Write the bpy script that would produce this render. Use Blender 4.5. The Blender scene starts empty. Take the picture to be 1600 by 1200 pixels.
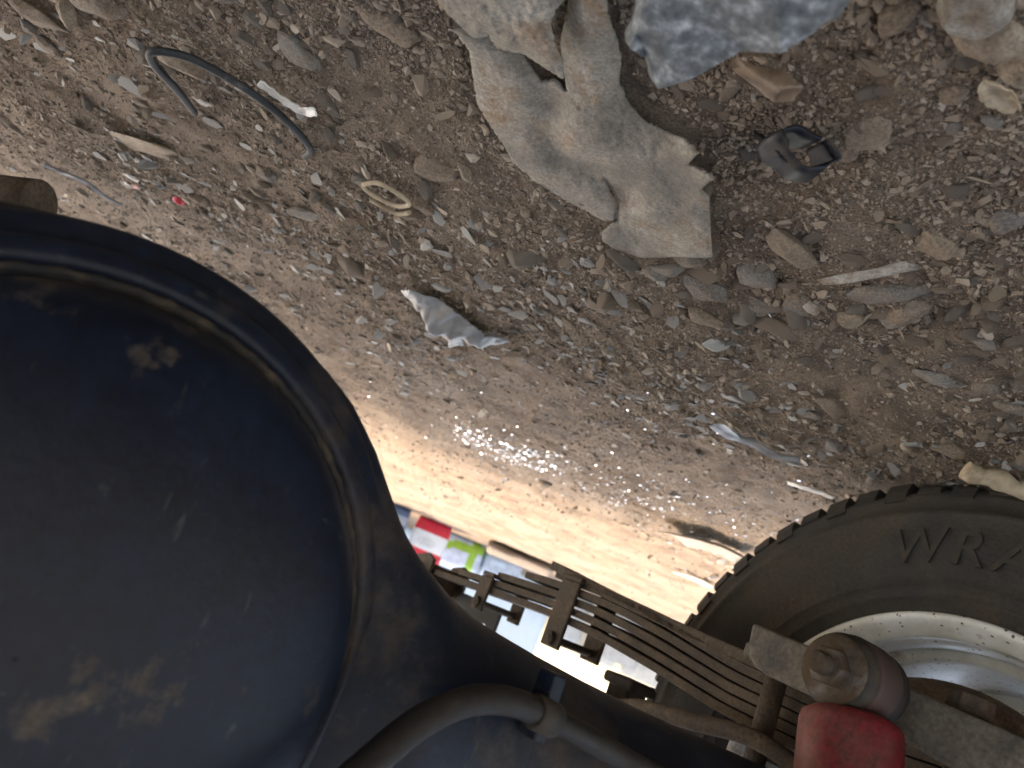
import bpy, bmesh, math, random
import numpy as np
from mathutils import Vector, Matrix, noise as mnoise

random.seed(7)
rng = np.random.default_rng(7)
scene = bpy.context.scene
COL = scene.collection

# ------------------------------------------------------------------ camera, sky, sun, exposure
CAM_H = 0.29
F_PX, PITCH, ROLL = 1150.0, math.radians(15.3), math.radians(22.3)
camd = bpy.data.cameras.new('camera')
cam = bpy.data.objects.new('camera', camd); COL.objects.link(cam)
fwd = Vector((0, math.cos(PITCH), -math.sin(PITCH)))
upv = Vector((0, math.sin(PITCH), math.cos(PITCH)))
rgt = Vector((1, 0, 0))
cr, sr = math.cos(ROLL), math.sin(ROLL)
cx = -cr * rgt - sr * upv          # picture right in the world (the phone is held upside down)
cy = sr * rgt - cr * upv           # picture up in the world
M = Matrix((cx, cy, -fwd)).transposed().to_4x4()
M.translation = Vector((0, 0, CAM_H))
cam.matrix_world = M
camd.sensor_width = 36.0
camd.lens = F_PX / 1600 * 36.0
camd.clip_start = 0.01
camd.clip_end = 2000
camd.dof.use_dof = True
camd.dof.focus_distance = 0.52
camd.dof.aperture_fstop = 10.0
scene.camera = cam

SUN_AZ = Vector((0.71, 0.707, 0)).normalized()
SUN_EL = math.radians(56)
world = bpy.data.worlds.new('World'); scene.world = world; world.use_nodes = True
wn = world.node_tree
bg = wn.nodes['Background']
sky = wn.nodes.new('ShaderNodeTexSky'); sky.sky_type = 'NISHITA'
sky.sun_disc = False
sky.sun_elevation = SUN_EL
sky.sun_rotation = math.atan2(SUN_AZ.x, SUN_AZ.y)
sky.dust_density = 4.0
sky.ozone_density = 0.6
wn.links.new(sky.outputs[0], bg.inputs[0])
bg.inputs[1].default_value = 0.15
sd = bpy.data.lights.new('sun', 'SUN'); sd.energy = 0.6; sd.angle = math.radians(12.0); sd.color = (1.0, 0.95, 0.88)
sun = bpy.data.objects.new('sun', sd); COL.objects.link(sun)
sdir = SUN_AZ * math.cos(SUN_EL) + Vector((0, 0, math.sin(SUN_EL)))
sun.rotation_euler = sdir.to_track_quat('Z', 'Y').to_euler()
sun.location = (0, 0, 20)
scene.view_settings.view_transform = 'Standard'
scene.view_settings.look = 'None'
scene.view_settings.gamma = 1.0
scene.view_settings.exposure = 2.95
scene.view_settings.use_white_balance = True
scene.view_settings.white_balance_temperature = 8200
scene.cycles.use_denoising = True
scene.cycles.denoising_prefilter = 'ACCURATE'
scene.cycles.denoising_input_passes = 'RGB_ALBEDO_NORMAL'
scene.cycles.max_bounces = 8
scene.cycles.diffuse_bounces = 3
scene.cycles.use_adaptive_sampling = True
scene.cycles.adaptive_threshold = 0.012
scene.cycles.glossy_bounces = 3
scene.view_settings.use_curve_mapping = False

# ------------------------------------------------------------------ helpers
def ray(x, y):
    """direction of the picture point (x, y), 1600 x 1200, scaled to dy = 1"""
    dx, dy = x - 800.0, y - 600.0
    v = cx * dx - cy * dy + fwd * F_PX
    return v / v.y

def gp(x, y, z=0.0):
    """where that sight line meets the level z"""
    r = ray(x, y)
    k = (z - CAM_H) / r.z
    return Vector((r.x * k, r.y * k, z))

def _hash(ix, iy, seed):
    h = (ix * 374761393 + iy * 668265263 + seed * 982451653) & 0xffffffff
    h = ((h ^ (h >> 13)) * 1274126177) & 0xffffffff
    h = h ^ (h >> 16)
    return (h & 0xffff) / 32767.5 - 1.0

def vnoise(x, y, seed=0):
    x = np.asarray(x, float); y = np.asarray(y, float)
    ix = np.floor(x).astype(np.int64); iy = np.floor(y).astype(np.int64)
    fx = x - ix; fy = y - iy
    fx = fx * fx * (3 - 2 * fx); fy = fy * fy * (3 - 2 * fy)
    a = _hash(ix, iy, seed); b = _hash(ix + 1, iy, seed)
    c = _hash(ix, iy + 1, seed); d = _hash(ix + 1, iy + 1, seed)
    return (a * (1 - fx) + b * fx) * (1 - fy) + (c * (1 - fx) + d * fx) * fy

def ground_h(x, y):
    x = np.asarray(x, float); y = np.asarray(y, float)
    far = np.clip(1.0 - (np.hypot(x, y) - 2.0) / 12.0, 0.15, 1)
    h = 0.010 * vnoise(x * 1.7, y * 1.7, 1) + 0.006 * vnoise(x * 5, y * 5, 2)
    h = h + 0.0046 * vnoise(x * 14, y * 14, 3) + 0.0034 * vnoise(x * 34, y * 34, 4)
    h = h + 0.0020 * vnoise(x * 75, y * 75, 5) + 0.0011 * vnoise(x * 150, y * 150, 6)
    h = h * far
    # rut pressed by the near tyre: level where the tyre stands
    d2 = ((x + 0.61) ** 2 + (y - 0.77) ** 2) / 0.16 ** 2
    h = h * (1 - np.exp(-d2))
    return h - 0.002

def gh(x, y):
    return float(ground_h(np.array([x]), np.array([y]))[0])

def lin(r, g, b):
    f = lambda c: ((c / 255 + 0.055) / 1.055) ** 2.4 if c > 10 else c / 255 / 12.92
    return (f(r), f(g), f(b), 1)

class MB:
    def __init__(s): s.v = []; s.f = []; s.sm = []
    def add(s, vs, fs, smooth=True):
        o = len(s.v); s.v += [tuple(v) for v in vs]
        s.f += [tuple(i + o for i in f) for f in fs]; s.sm += [smooth] * len(fs)
        return s
    def box(s, lo, hi, smooth=False, taper=None):
        x0, y0, z0 = lo; x1, y1, z1 = hi
        vs = [(x0, y0, z0), (x1, y0, z0), (x1, y1, z0), (x0, y1, z0), (x0, y0, z1), (x1, y0, z1), (x1, y1, z1), (x0, y1, z1)]
        return s.add(vs, [(0, 3, 2, 1), (4, 5, 6, 7), (0, 1, 5, 4), (1, 2, 6, 5), (2, 3, 7, 6), (3, 0, 4, 7)], smooth)
    def tube(s, pts, r, seg=12, caps=True, smooth=True):
        pts = [Vector(p) for p in pts]; n = len(pts)
        rs = r if isinstance(r, (list, tuple)) else [r] * n
        t0 = (pts[1] - pts[0]).normalized()
        a = Vector((0, 0, 1)) if abs(t0.z) < 0.9 else Vector((1, 0, 0))
        u = t0.cross(a).normalized(); vs = []
        for i, p in enumerate(pts):
            t = (pts[min(i + 1, n - 1)] - pts[max(i - 1, 0)]).normalized()
            u = (u - t * u.dot(t)).normalized(); w = t.cross(u)
            for k in range(seg):
                an = 2 * math.pi * k / seg
                vs.append(p + (u * math.cos(an) + w * math.sin(an)) * rs[i])
        fs = [(i * seg + k, i * seg + (k + 1) % seg, (i + 1) * seg + (k + 1) % seg, (i + 1) * seg + k) for i in range(n - 1) for k in range(seg)]
        s.add(vs, fs, smooth)
        if caps:
            o = len(s.v) - len(vs)
            s.f += [tuple(o + k for k in range(seg))[::-1], tuple(o + (n - 1) * seg + k for k in range(seg))]; s.sm += [False, False]
        return s
    def lathe(s, prof, fn, seg=64, smooth=True):
        """prof: (radius, along); fn(angle, radius, along) -> point"""
        n = len(prof)
        vs = [fn(2 * math.pi * k / seg, r, a) for k in range(seg) for r, a in prof]
        fs = [(k * n + i, k * n + i + 1, ((k + 1) % seg) * n + i + 1, ((k + 1) % seg) * n + i) for k in range(seg) for i in range(n - 1)]
        return s.add(vs, fs, smooth)
    def prism(s, poly, a, b, fn, smooth=False):
        """poly (u, v) extruded from a to b; fn(u, v, w)"""
        n = len(poly)
        vs = [fn(u, v, a) for u, v in poly] + [fn(u, v, b) for u, v in poly]
        fs = [tuple(range(n))[::-1], tuple(range(n, 2 * n))] + [(i, (i + 1) % n, n + (i + 1) % n, n + i) for i in range(n)]
        return s.add(vs, fs, smooth)
    def mesh(s, name, mat=None):
        me = bpy.data.meshes.new(name); me.from_pydata(s.v, [], s.f); me.update()
        me.polygons.foreach_set('use_smooth', s.sm)
        bm = bmesh.new(); bm.from_mesh(me); bmesh.ops.recalc_face_normals(bm, faces=bm.faces[:]); bm.to_mesh(me); bm.free()
        if mat: me.materials.append(mat)
        return me
    def obj(s, name, mat=None, parent=None, bevel=0, loc=None):
        o = bpy.data.objects.new(name, s.mesh(name, mat)); COL.objects.link(o)
        if parent: o.parent = parent
        if loc is not None: o.location = loc
        if bevel:
            b = o.modifiers.new('bevel', 'BEVEL'); b.width = bevel; b.segments = 3; b.limit_method = 'ANGLE'; b.angle_limit = math.radians(40)
        return o

def tag(o, label, cat, group=None, kind=None):
    o['label'] = label
    if cat: o['category'] = cat
    if group: o['group'] = group
    if kind: o['kind'] = kind
    return o

def empty(name, loc=(0, 0, 0), rz=0, parent=None):
    o = bpy.data.objects.new(name, None); COL.objects.link(o); o.location = loc; o.rotation_euler = (0, 0, rz)
    o.empty_display_size = 0.05
    if parent: o.parent = parent
    return o

# ------------------------------------------------------------------ materials
def mat(name, stops, scale=8.0, rough=(0.8, 0.95), bump=0.0, bscale=60.0, bdist=0.002, detail=6, metallic=0.0, spec=0.5, rand=0.0, coords='Object', stretch=None,
        dust=None, dust_scale=5.0, dust_lo=0.52, dust_hi=0.66, speck=None, speck_scale=150, speck_thr=0.1, streak=None, grain=None):
    m = bpy.data.materials.new(name); m.use_nodes = True
    nt = m.node_tree; N = nt.nodes; K = nt.links
    b = N['Principled BSDF']
    tc = N.new('ShaderNodeTexCoord'); src = tc.outputs[coords]
    if stretch:
        mp = N.new('ShaderNodeMapping'); mp.inputs['Scale'].default_value = stretch; K.new(src, mp.inputs[0]); src = mp.outputs[0]
    if rand:
        oi = N.new('ShaderNodeObjectInfo'); mu = N.new('ShaderNodeMath'); mu.operation = 'MULTIPLY'; mu.inputs[1].default_value = 37.0
        K.new(oi.outputs['Random'], mu.inputs[0])
        va = N.new('ShaderNodeVectorMath'); va.operation = 'ADD'; K.new(src, va.inputs[0]); K.new(mu.outputs[0], va.inputs[1]); src = va.outputs[0]
    no = N.new('ShaderNodeTexNoise'); no.inputs['Scale'].default_value = scale; no.inputs['Detail'].default_value = detail; no.inputs['Roughness'].default_value = 0.62
    K.new(src, no.inputs['Vector'])
    ra = N.new('ShaderNodeValToRGB'); e = ra.color_ramp.elements
    while len(e) < len(stops): e.new(0.5)
    for i, (p, c) in enumerate(stops): e[i].position = p; e[i].color = c
    fac = no.outputs['Fac']
    if rand:
        mx = N.new('ShaderNodeMix'); mx.data_type = 'FLOAT'; mx.inputs[0].default_value = rand
        K.new(fac, mx.inputs[2]); K.new(oi.outputs['Random'], mx.inputs[3]); fac = mx.outputs[0]
    K.new(fac, ra.inputs[0])
    col = ra.outputs[0]
    rr = N.new('ShaderNodeMapRange'); rr.inputs['To Min'].default_value = rough[0]; rr.inputs['To Max'].default_value = rough[1]
    rr.inputs['From Min'].default_value = 0.3; rr.inputs['From Max'].default_value = 0.7
    K.new(no.outputs['Fac'], rr.inputs[0]); rout = rr.outputs[0]
    if dust:
        dn = N.new('ShaderNodeTexNoise'); dn.inputs['Scale'].default_value = dust_scale; dn.inputs['Detail'].default_value = 9; dn.inputs['Roughness'].default_value = 0.7
        K.new(src, dn.inputs['Vector'])
        dr = N.new('ShaderNodeMapRange'); dr.inputs['From Min'].default_value = dust_lo; dr.inputs['From Max'].default_value = dust_hi; dr.clamp = True
        K.new(dn.outputs['Fac'], dr.inputs[0])
        mc = N.new('ShaderNodeMix'); mc.data_type = 'RGBA'; K.new(dr.outputs[0], mc.inputs[0]); K.new(col, mc.inputs[6]); mc.inputs[7].default_value = dust
        col = mc.outputs[2]
        mr = N.new('ShaderNodeMix'); mr.data_type = 'FLOAT'; K.new(dr.outputs[0], mr.inputs[0]); K.new(rout, mr.inputs[2]); mr.inputs[3].default_value = 0.9
        rout = mr.outputs[0]
    if speck:
        vo = N.new('ShaderNodeTexVoronoi'); vo.inputs['Scale'].default_value = speck_scale; vo.inputs['Randomness'].default_value = 1
        K.new(src, vo.inputs['Vector'])
        sp = N.new('ShaderNodeSeparateColor'); K.new(vo.outputs['Color'], sp.inputs[0])
        th = N.new('ShaderNodeMath'); th.operation = 'MULTIPLY'; th.inputs[1].default_value = speck_thr; K.new(sp.outputs[0], th.inputs[0])
        lt = N.new('ShaderNodeMath'); lt.operation = 'LESS_THAN'; K.new(vo.outputs['Distance'], lt.inputs[0]); K.new(th.outputs[0], lt.inputs[1])
        mc = N.new('ShaderNodeMix'); mc.data_type = 'RGBA'; K.new(lt.outputs[0], mc.inputs[0]); K.new(col, mc.inputs[6]); mc.inputs[7].default_value = speck
        col = mc.outputs[2]
    if streak:
        # rubbed marks: stretched noise in two directions
        for rot_, sc_, lo_ in ((0.9, (20, 190, 34), 0.655), (-0.5, (16, 40, 150), 0.67), (2.2, (14, 120, 60), 0.68), (1.5, (60, 70, 60), 0.70)):
            mp2 = N.new('ShaderNodeMapping'); mp2.inputs['Rotation'].default_value = (rot_, 0.2, 0.4); mp2.inputs['Scale'].default_value = sc_; K.new(tc.outputs[coords], mp2.inputs[0])
            sn = N.new('ShaderNodeTexNoise'); sn.inputs['Scale'].default_value = 1.0; sn.inputs['Detail'].default_value = 5; sn.inputs['Roughness'].default_value = .6; K.new(mp2.outputs[0], sn.inputs['Vector'])
            sm_ = N.new('ShaderNodeMapRange'); sm_.inputs['From Min'].default_value = lo_; sm_.inputs['From Max'].default_value = lo_ + .06; K.new(sn.outputs['Fac'], sm_.inputs[0])
            mc = N.new('ShaderNodeMix'); mc.data_type = 'RGBA'; K.new(sm_.outputs[0], mc.inputs[0]); K.new(col, mc.inputs[6]); mc.inputs[7].default_value = streak; col = mc.outputs[2]
    if grain:
        gn = N.new('ShaderNodeTexNoise'); gn.inputs['Scale'].default_value = grain[0]; gn.inputs['Detail'].default_value = 3; gn.inputs['Roughness'].default_value = .7; K.new(src, gn.inputs['Vector'])
        gm = N.new('ShaderNodeMapRange'); gm.inputs['From Min'].default_value = .3; gm.inputs['From Max'].default_value = .7; gm.inputs['To Min'].default_value = 1 - grain[1]; gm.inputs['To Max'].default_value = 1 + grain[1]; K.new(gn.outputs['Fac'], gm.inputs[0])
        mg = N.new('ShaderNodeMix'); mg.data_type = 'RGBA'; mg.blend_type = 'MULTIPLY'; mg.inputs[0].default_value = 1.0; mg.clamp_result = False
        K.new(col, mg.inputs[6]); K.new(gm.outputs[0], mg.inputs[7]); col = mg.outputs[2]
    K.new(col, b.inputs['Base Color']); K.new(rout, b.inputs['Roughness'])
    b.inputs['Metallic'].default_value = metallic; b.inputs['Specular IOR Level'].default_value = spec
    if bump:
        bn = N.new('ShaderNodeTexNoise'); bn.inputs['Scale'].default_value = bscale; bn.inputs['Detail'].default_value = 8; bn.inputs['Roughness'].default_value = 0.7
        K.new(src, bn.inputs['Vector'])
        bu = N.new('ShaderNodeBump'); bu.inputs['Strength'].default_value = bump; bu.inputs['Distance'].default_value = bdist
        K.new(bn.outputs['Fac'], bu.inputs['Height']); K.new(bu.outputs[0], b.inputs['Normal'])
    return m

MUD = (0.17, 0.125, 0.085, 1)
M_dirt = mat('dirt', [(0.30, (0.090, 0.058, 0.036, 1)), (0.45, (0.155, 0.106, 0.069, 1)), (0.58, (0.225, 0.162, 0.110, 1)), (0.72, (0.31, 0.235, 0.165, 1))], scale=9, rough=(0.85, 1), bump=1.0, bscale=420, bdist=0.006, detail=14,
             dust=(0.235, 0.18, 0.132, 1), dust_scale=2.2, dust_lo=0.45, dust_hi=0.62, grain=(520, .55))
GR = [(0.0, (0.055, 0.042, 0.032, 1)), (0.3, (0.12, 0.087, 0.060, 1)), (0.55, (0.20, 0.15, 0.107, 1)), (0.85, (0.26, 0.205, 0.155, 1)), (1.0, (0.42, 0.38, 0.32, 1))]
M_gravel = mat('gravel', GR, scale=90, rough=(0.6, 0.95), rand=0.8, bump=0.5, bscale=900, bdist=0.0006)
def stone_mat(name, a, b, c, speck=None, rough=(0.6, 0.9), scale=45):
    return mat(name, [(0.3, a), (0.5, b), (0.68, c)], scale=scale, rough=rough, rand=0.15, bump=0.9, bscale=420, bdist=0.0022, detail=10, speck=speck, speck_scale=420, speck_thr=0.55,
               dust=(0.17, 0.124, 0.086, 1), dust_scale=30, dust_lo=0.36, dust_hi=0.60, grain=(480, .5))
SM = {
    'grey': stone_mat('grey_stone', (0.085, 0.08, 0.073, 1), (0.14, 0.133, 0.12, 1), (0.20, 0.19, 0.172, 1)),
    'dark grey': stone_mat('dark_stone', (0.045, 0.045, 0.045, 1), (0.085, 0.083, 0.08, 1), (0.14, 0.135, 0.125, 1)),
    'brown': stone_mat('brown_stone', (0.09, 0.062, 0.042, 1), (0.15, 0.108, 0.075, 1), (0.22, 0.165, 0.12, 1)),
    'tan': stone_mat('tan_stone', (0.17, 0.13, 0.09, 1), (0.27, 0.21, 0.15, 1), (0.36, 0.29, 0.22, 1)),
    'pale': stone_mat('pale_stone', (0.24, 0.23, 0.20, 1), (0.36, 0.345, 0.31, 1), (0.48, 0.46, 0.42, 1)),
}
M_bluerock = mat('blue_grey_rock', [(0.36, (0.055, 0.064, 0.070, 1)), (0.5, (0.12, 0.132, 0.138, 1)), (0.62, (0.25, 0.27, 0.28, 1)), (0.7, (0.40, 0.41, 0.41, 1))], scale=150, rough=(0.6, 0.85), bump=0.5, bscale=260, bdist=0.0015, detail=10, dust=(0.30, 0.25, 0.19, 1), dust_scale=14, dust_lo=0.60, dust_hi=0.72)
M_chert = mat('brown_chert', [(0.35, (0.10, 0.065, 0.042, 1)), (0.5, (0.19, 0.13, 0.085, 1)), (0.7, (0.30, 0.225, 0.16, 1))], scale=40, rough=(0.3, 0.6), bump=0.4, bscale=120, bdist=0.001)
M_bark = mat('weathered_bark', [(0.32, (0.085, 0.077, 0.064, 1)), (0.44, (0.145, 0.128, 0.103, 1)), (0.56, (0.225, 0.203, 0.168, 1)), (0.68, (0.33, 0.305, 0.262, 1))], scale=20, rough=(0.6, 0.9), bump=0.8, bscale=300, bdist=0.0014, detail=14,
             dust=(0.19, 0.125, 0.075, 1), dust_scale=22, dust_lo=0.53, dust_hi=0.68, speck=(0.10, 0.07, 0.045, 1), speck_scale=420, speck_thr=0.16, grain=(420, .35))
M_axle = mat('dark_axle_paint', [(0.35, (0.003, 0.006, 0.014, 1)), (0.55, (0.006, 0.012, 0.025, 1)), (0.75, (0.012, 0.021, 0.038, 1))], scale=6, rough=(0.40, 0.64), bump=0.45, bscale=130, bdist=0.0009, detail=8,
             dust=(0.08, 0.062, 0.044, 1), dust_scale=13, dust_lo=0.50, dust_hi=0.80, spec=0.26, streak=(0.026, 0.035, 0.036, 1), grain=(160, .3))
M_cover = mat('black_cover_paint', [(0.35, (0.002, 0.005, 0.013, 1)), (0.55, (0.004, 0.010, 0.023, 1)), (0.75, (0.009, 0.018, 0.036, 1))], scale=7, rough=(0.40, 0.64), bump=0.45, bscale=140, bdist=0.0008, detail=8,
              dust=(0.10, 0.08, 0.058, 1), dust_scale=17, dust_lo=0.585, dust_hi=0.70, spec=0.24, streak=(0.026, 0.035, 0.036, 1), grain=(160, .3))
M_seam = mat('dusty_seam', [(0.40, (0.008, 0.009, 0.012, 1)), (0.52, (0.022, 0.019, 0.017, 1)), (0.66, (0.075, 0.058, 0.040, 1))], scale=70, rough=(0.7, 0.95), bump=0.6, bscale=300, bdist=0.001)
M_hose = mat('dusty_hose', [(0.35, (0.004, 0.004, 0.004, 1)), (0.6, (0.010, 0.009, 0.008, 1))], scale=30, rough=(0.5, 0.8), bump=0.3, bscale=200, bdist=0.0006, dust=(0.028, 0.023, 0.018, 1), dust_scale=24, dust_lo=0.52, dust_hi=0.75, grain=(300, .4))
M_rust = mat('rusty_steel', [(0.3, (0.028, 0.019, 0.013, 1)), (0.5, (0.060, 0.042, 0.028, 1)), (0.7, (0.11, 0.080, 0.054, 1))], scale=40, rough=(0.7, 0.95), bump=0.8, bscale=260, bdist=0.0014, detail=10, grain=(300, .45))
M_plate = mat('dusty_plate', [(0.3, (0.060, 0.052, 0.041, 1)), (0.5, (0.10, 0.086, 0.068, 1)), (0.7, (0.15, 0.13, 0.104, 1))], scale=25, rough=(0.6, 0.9), bump=0.4, bscale=160, bdist=0.0008, dust=(0.035, 0.035, 0.036, 1), dust_scale=18, dust_lo=0.50, dust_hi=0.72, grain=(260, .35))
M_red = mat('red_shock_paint', [(0.35, (0.09, 0.003, 0.006, 1)), (0.55, (0.13, 0.006, 0.011, 1)), (0.75, (0.17, 0.022, 0.025, 1))], scale=14, rough=(0.35, 0.6), bump=0.1, bscale=120, bdist=0.0004, dust=(0.085, 0.055, 0.04, 1), dust_scale=22, dust_lo=0.50, dust_hi=0.86, grain=(220, .4))
M_dirtyred = mat('dirty_red_paint', [(0.35, (0.03, 0.022, 0.02, 1)), (0.55, (0.045, 0.03, 0.027, 1)), (0.75, (0.07, 0.028, 0.026, 1))], scale=24, rough=(0.5, 0.8), bump=0.2, bscale=120, bdist=0.0005)
M_rubber = mat('black_rubber', [(0.35, (0.007, 0.007, 0.006, 1)), (0.6, (0.016, 0.014, 0.013, 1))], scale=20, rough=(0.6, 0.85), bump=0.4, bscale=250, bdist=0.0006, dust=(0.09, 0.066, 0.045, 1), dust_scale=12, dust_lo=0.48, dust_hi=0.72)
M_tyre = mat('tyre_rubber', [(0.35, (0.007, 0.006, 0.005, 1)), (0.6, (0.014, 0.012, 0.010, 1))], scale=14, rough=(0.65, 0.9), bump=0.8, bscale=220, bdist=0.0014, detail=12, dust=(0.042, 0.029, 0.018, 1), dust_scale=9, dust_lo=0.40, dust_hi=0.68, grain=(260, .45))
M_letter = mat('dusty_letter', [(0.4, (0.010, 0.008, 0.007, 1)), (0.62, (0.034, 0.025, 0.016, 1))], scale=60, rough=(0.7, 0.95), bump=0.4, bscale=240, bdist=0.0006)
M_rim = mat('cream_rim_paint', [(0.3, (0.36, 0.34, 0.30, 1)), (0.5, (0.54, 0.54, 0.52, 1)), (0.7, (0.66, 0.68, 0.70, 1))], scale=14, rough=(0.3, 0.6), bump=0.2, bscale=120, bdist=0.0005, dust=(0.22, 0.14, 0.08, 1), dust_scale=26, dust_lo=0.60, dust_hi=0.74, speck=(0.06, 0.04, 0.03, 1), speck_scale=150, speck_thr=0.25)
M_chassis = mat('black_chassis', [(0.4, (0.012, 0.012, 0.013, 1)), (0.6, (0.03, 0.028, 0.026, 1))], scale=6, rough=(0.5, 0.8), bump=0.2, bscale=60, dust=(0.10, 0.075, 0.05, 1), dust_scale=5)
M_body = mat('truck_body_paint', [(0.4, (0.55, 0.55, 0.53, 1)), (0.6, (0.66, 0.66, 0.64, 1))], scale=3, rough=(0.25, 0.45), dust=(0.30, 0.24, 0.17, 1), dust_scale=3)
M_wood = mat('bed_boards', [(0.4, (0.60, 0.54, 0.45, 1)), (0.6, (0.74, 0.69, 0.60, 1))], scale=6, stretch=(0.3, 5, 5), rough=(0.7, 0.95), bump=0.4)  # unseen bed kept pale so its underside bounces light onto the ground
M_glassd = mat('dark_window_glass', [(0.4, (0.01, 0.012, 0.014, 1)), (0.6, (0.015, 0.018, 0.02, 1))], rough=(0.03, 0.06))
M_steel = mat('worn_steel', [(0.35, (0.06, 0.055, 0.05, 1)), (0.6, (0.15, 0.14, 0.13, 1))], scale=60, rough=(0.35, 0.6), metallic=0.6, bump=0.3, bscale=300, bdist=0.0005, dust=(0.09, 0.062, 0.04, 1), dust_scale=40, dust_lo=0.36, dust_hi=0.56)
M_blackplastic = mat('black_plastic', [(0.4, (0.007, 0.008, 0.011, 1)), (0.6, (0.014, 0.016, 0.022, 1))], scale=60, rough=(0.4, 0.6), spec=0.25, bump=0.15, bscale=200, bdist=0.0006, dust=(0.06, 0.045, 0.032, 1), dust_scale=60, dust_lo=0.50, dust_hi=0.70)
M_cable = mat('dark_cable', [(0.4, (0.016, 0.018, 0.020, 1)), (0.6, (0.032, 0.035, 0.038, 1))], scale=60, spec=0.3, rough=(0.5, 0.7), dust=(0.24, 0.21, 0.17, 1), dust_scale=30, dust_lo=0.55, dust_hi=0.7)
M_whiteplastic = mat('white_plastic', [(0.4, (0.55, 0.52, 0.47, 1)), (0.6, (0.74, 0.72, 0.68, 1))], scale=60, rough=(0.35, 0.55), dust=(0.36, 0.29, 0.21, 1), dust_scale=70, dust_lo=0.52, dust_hi=0.7)
M_stick = mat('pale_wood', [(0.35, (0.22, 0.16, 0.10, 1)), (0.5, (0.36, 0.285, 0.195, 1)), (0.7, (0.48, 0.40, 0.30, 1))], scale=50, stretch=(1, 1, 1), rough=(0.7, 0.9), bump=0.6, bscale=180, bdist=0.0012)
M_sheet = mat('grey_blue_plastic', [(0.4, (0.20, 0.21, 0.225, 1)), (0.6, (0.32, 0.335, 0.35, 1))], scale=30, rough=(0.3, 0.5), dust=(0.27, 0.22, 0.17, 1), dust_scale=30, dust_lo=0.52, dust_hi=0.7)
M_redbit = mat('red_plastic', [(0.4, (0.55, 0.03, 0.05, 1)), (0.6, (0.70, 0.06, 0.08, 1))], rough=(0.3, 0.5))
def simple(name, rgb, rough=0.6, metallic=0, var=0.12, scale=20):
    a = tuple(c * (1 - var) for c in rgb) + (1,); b = tuple(min(1, c * (1 + var)) for c in rgb) + (1,)
    return mat(name, [(0.35, a), (0.65, b)], scale=scale, rough=(max(0.02, rough - 0.08), min(1, rough + 0.08)), metallic=metallic, bump=0.15, bscale=scale * 4)

# ------------------------------------------------------------------ ground
def axis_coords(lo, hi, step, far, grow=1.14):
    a = list(np.arange(lo, hi + step / 2, step))
    s = step; p = a[-1]
    while p < far: s *= grow; p += s; a.append(p)
    s = step; p = a[0]; b = []
    while p > -far: s *= grow; p -= s; b.append(p)
    return np.array(b[::-1] + a)
gx = axis_coords(-0.75, 0.95, 0.0045, 260); gy = axis_coords(0.05, 1.6, 0.0045, 260)
X, Y = np.meshgrid(gx, gy, indexing='xy')
Z = ground_h(X, Y)
nx, ny = len(gx), len(gy)
co = np.stack([X, Y, Z], -1).reshape(-1, 3)
ii = (np.arange(ny - 1)[:, None] * nx + np.arange(nx - 1)[None, :]).reshape(-1)
quads = np.stack([ii, ii + 1, ii + 1 + nx, ii + nx], -1)
me = bpy.data.meshes.new('ground')
me.vertices.add(len(co)); me.vertices.foreach_set('co', co.ravel())
me.loops.add(quads.size); me.loops.foreach_set('vertex_index', quads.ravel().astype(np.int32))
me.polygons.add(len(quads)); me.polygons.foreach_set('loop_start', np.arange(0, quads.size, 4, dtype=np.int32))
me.update(); me.validate()
me.polygons.foreach_set('use_smooth', np.ones(len(me.polygons), bool))
me.materials.append(M_dirt)
ground = bpy.data.objects.new('ground', me); COL.objects.link(ground)
ground['kind'] = 'structure'; ground['label'] = 'dry brown dirt ground strewn with grit and stones'

# ------------------------------------------------------------------ pebble shapes
def pebble_mesh(name, seed, sub=2, cuts=7, flat=1.0, rough=0.06):
    """a broken stone: hull of random points, edges worn, surface roughened (sub 0 = bare hull)"""
    r = random.Random(seed); bm = bmesh.new()
    n = 13 if sub == 0 else (14 if sub == 1 else 12 + cuts)
    for _ in range(n):
        d = Vector((r.gauss(0, 1), r.gauss(0, 1), r.gauss(0, 1))).normalized() * r.uniform(0.78, 1.0)
        bm.verts.new((d.x, d.y * r.uniform(.8, 1), d.z * flat))
    res = bmesh.ops.convex_hull(bm, input=bm.verts[:])
    bmesh.ops.delete(bm, geom=[v for v in bm.verts if not v.link_faces], context='VERTS')
    if sub >= 2:
        bmesh.ops.dissolve_limit(bm, angle_limit=math.radians(14), verts=bm.verts[:], edges=bm.edges[:])
        bmesh.ops.bevel(bm, geom=bm.edges[:], offset=.055, segments=1, profile=.5, affect='EDGES')
        bmesh.ops.triangulate(bm, faces=bm.faces[:])
        if sub >= 3:
            for _ in range(2):
                bmesh.ops.subdivide_edges(bm, edges=[e for e in bm.edges if e.calc_length() > .16], cuts=1)
                bmesh.ops.triangulate(bm, faces=bm.faces[:])
            bm.normal_update()
            off = Vector((r.uniform(-50, 50), r.uniform(-50, 50), r.uniform(-50, 50)))
            for v in bm.verts: v.co += v.normal * rough * (mnoise.noise(v.co * 2.4 + off) + .6 * mnoise.noise(v.co * 6 + off) + .35 * mnoise.noise(v.co * 13 + off))
    bmesh.ops.recalc_face_normals(bm, faces=bm.faces[:])
    me = bpy.data.meshes.new(name); bm.to_mesh(me); bm.free()
    me.polygons.foreach_set('use_smooth', [True] * len(me.polygons))
    me.set_sharp_from_angle(angle=math.radians(20))
    return me

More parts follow.
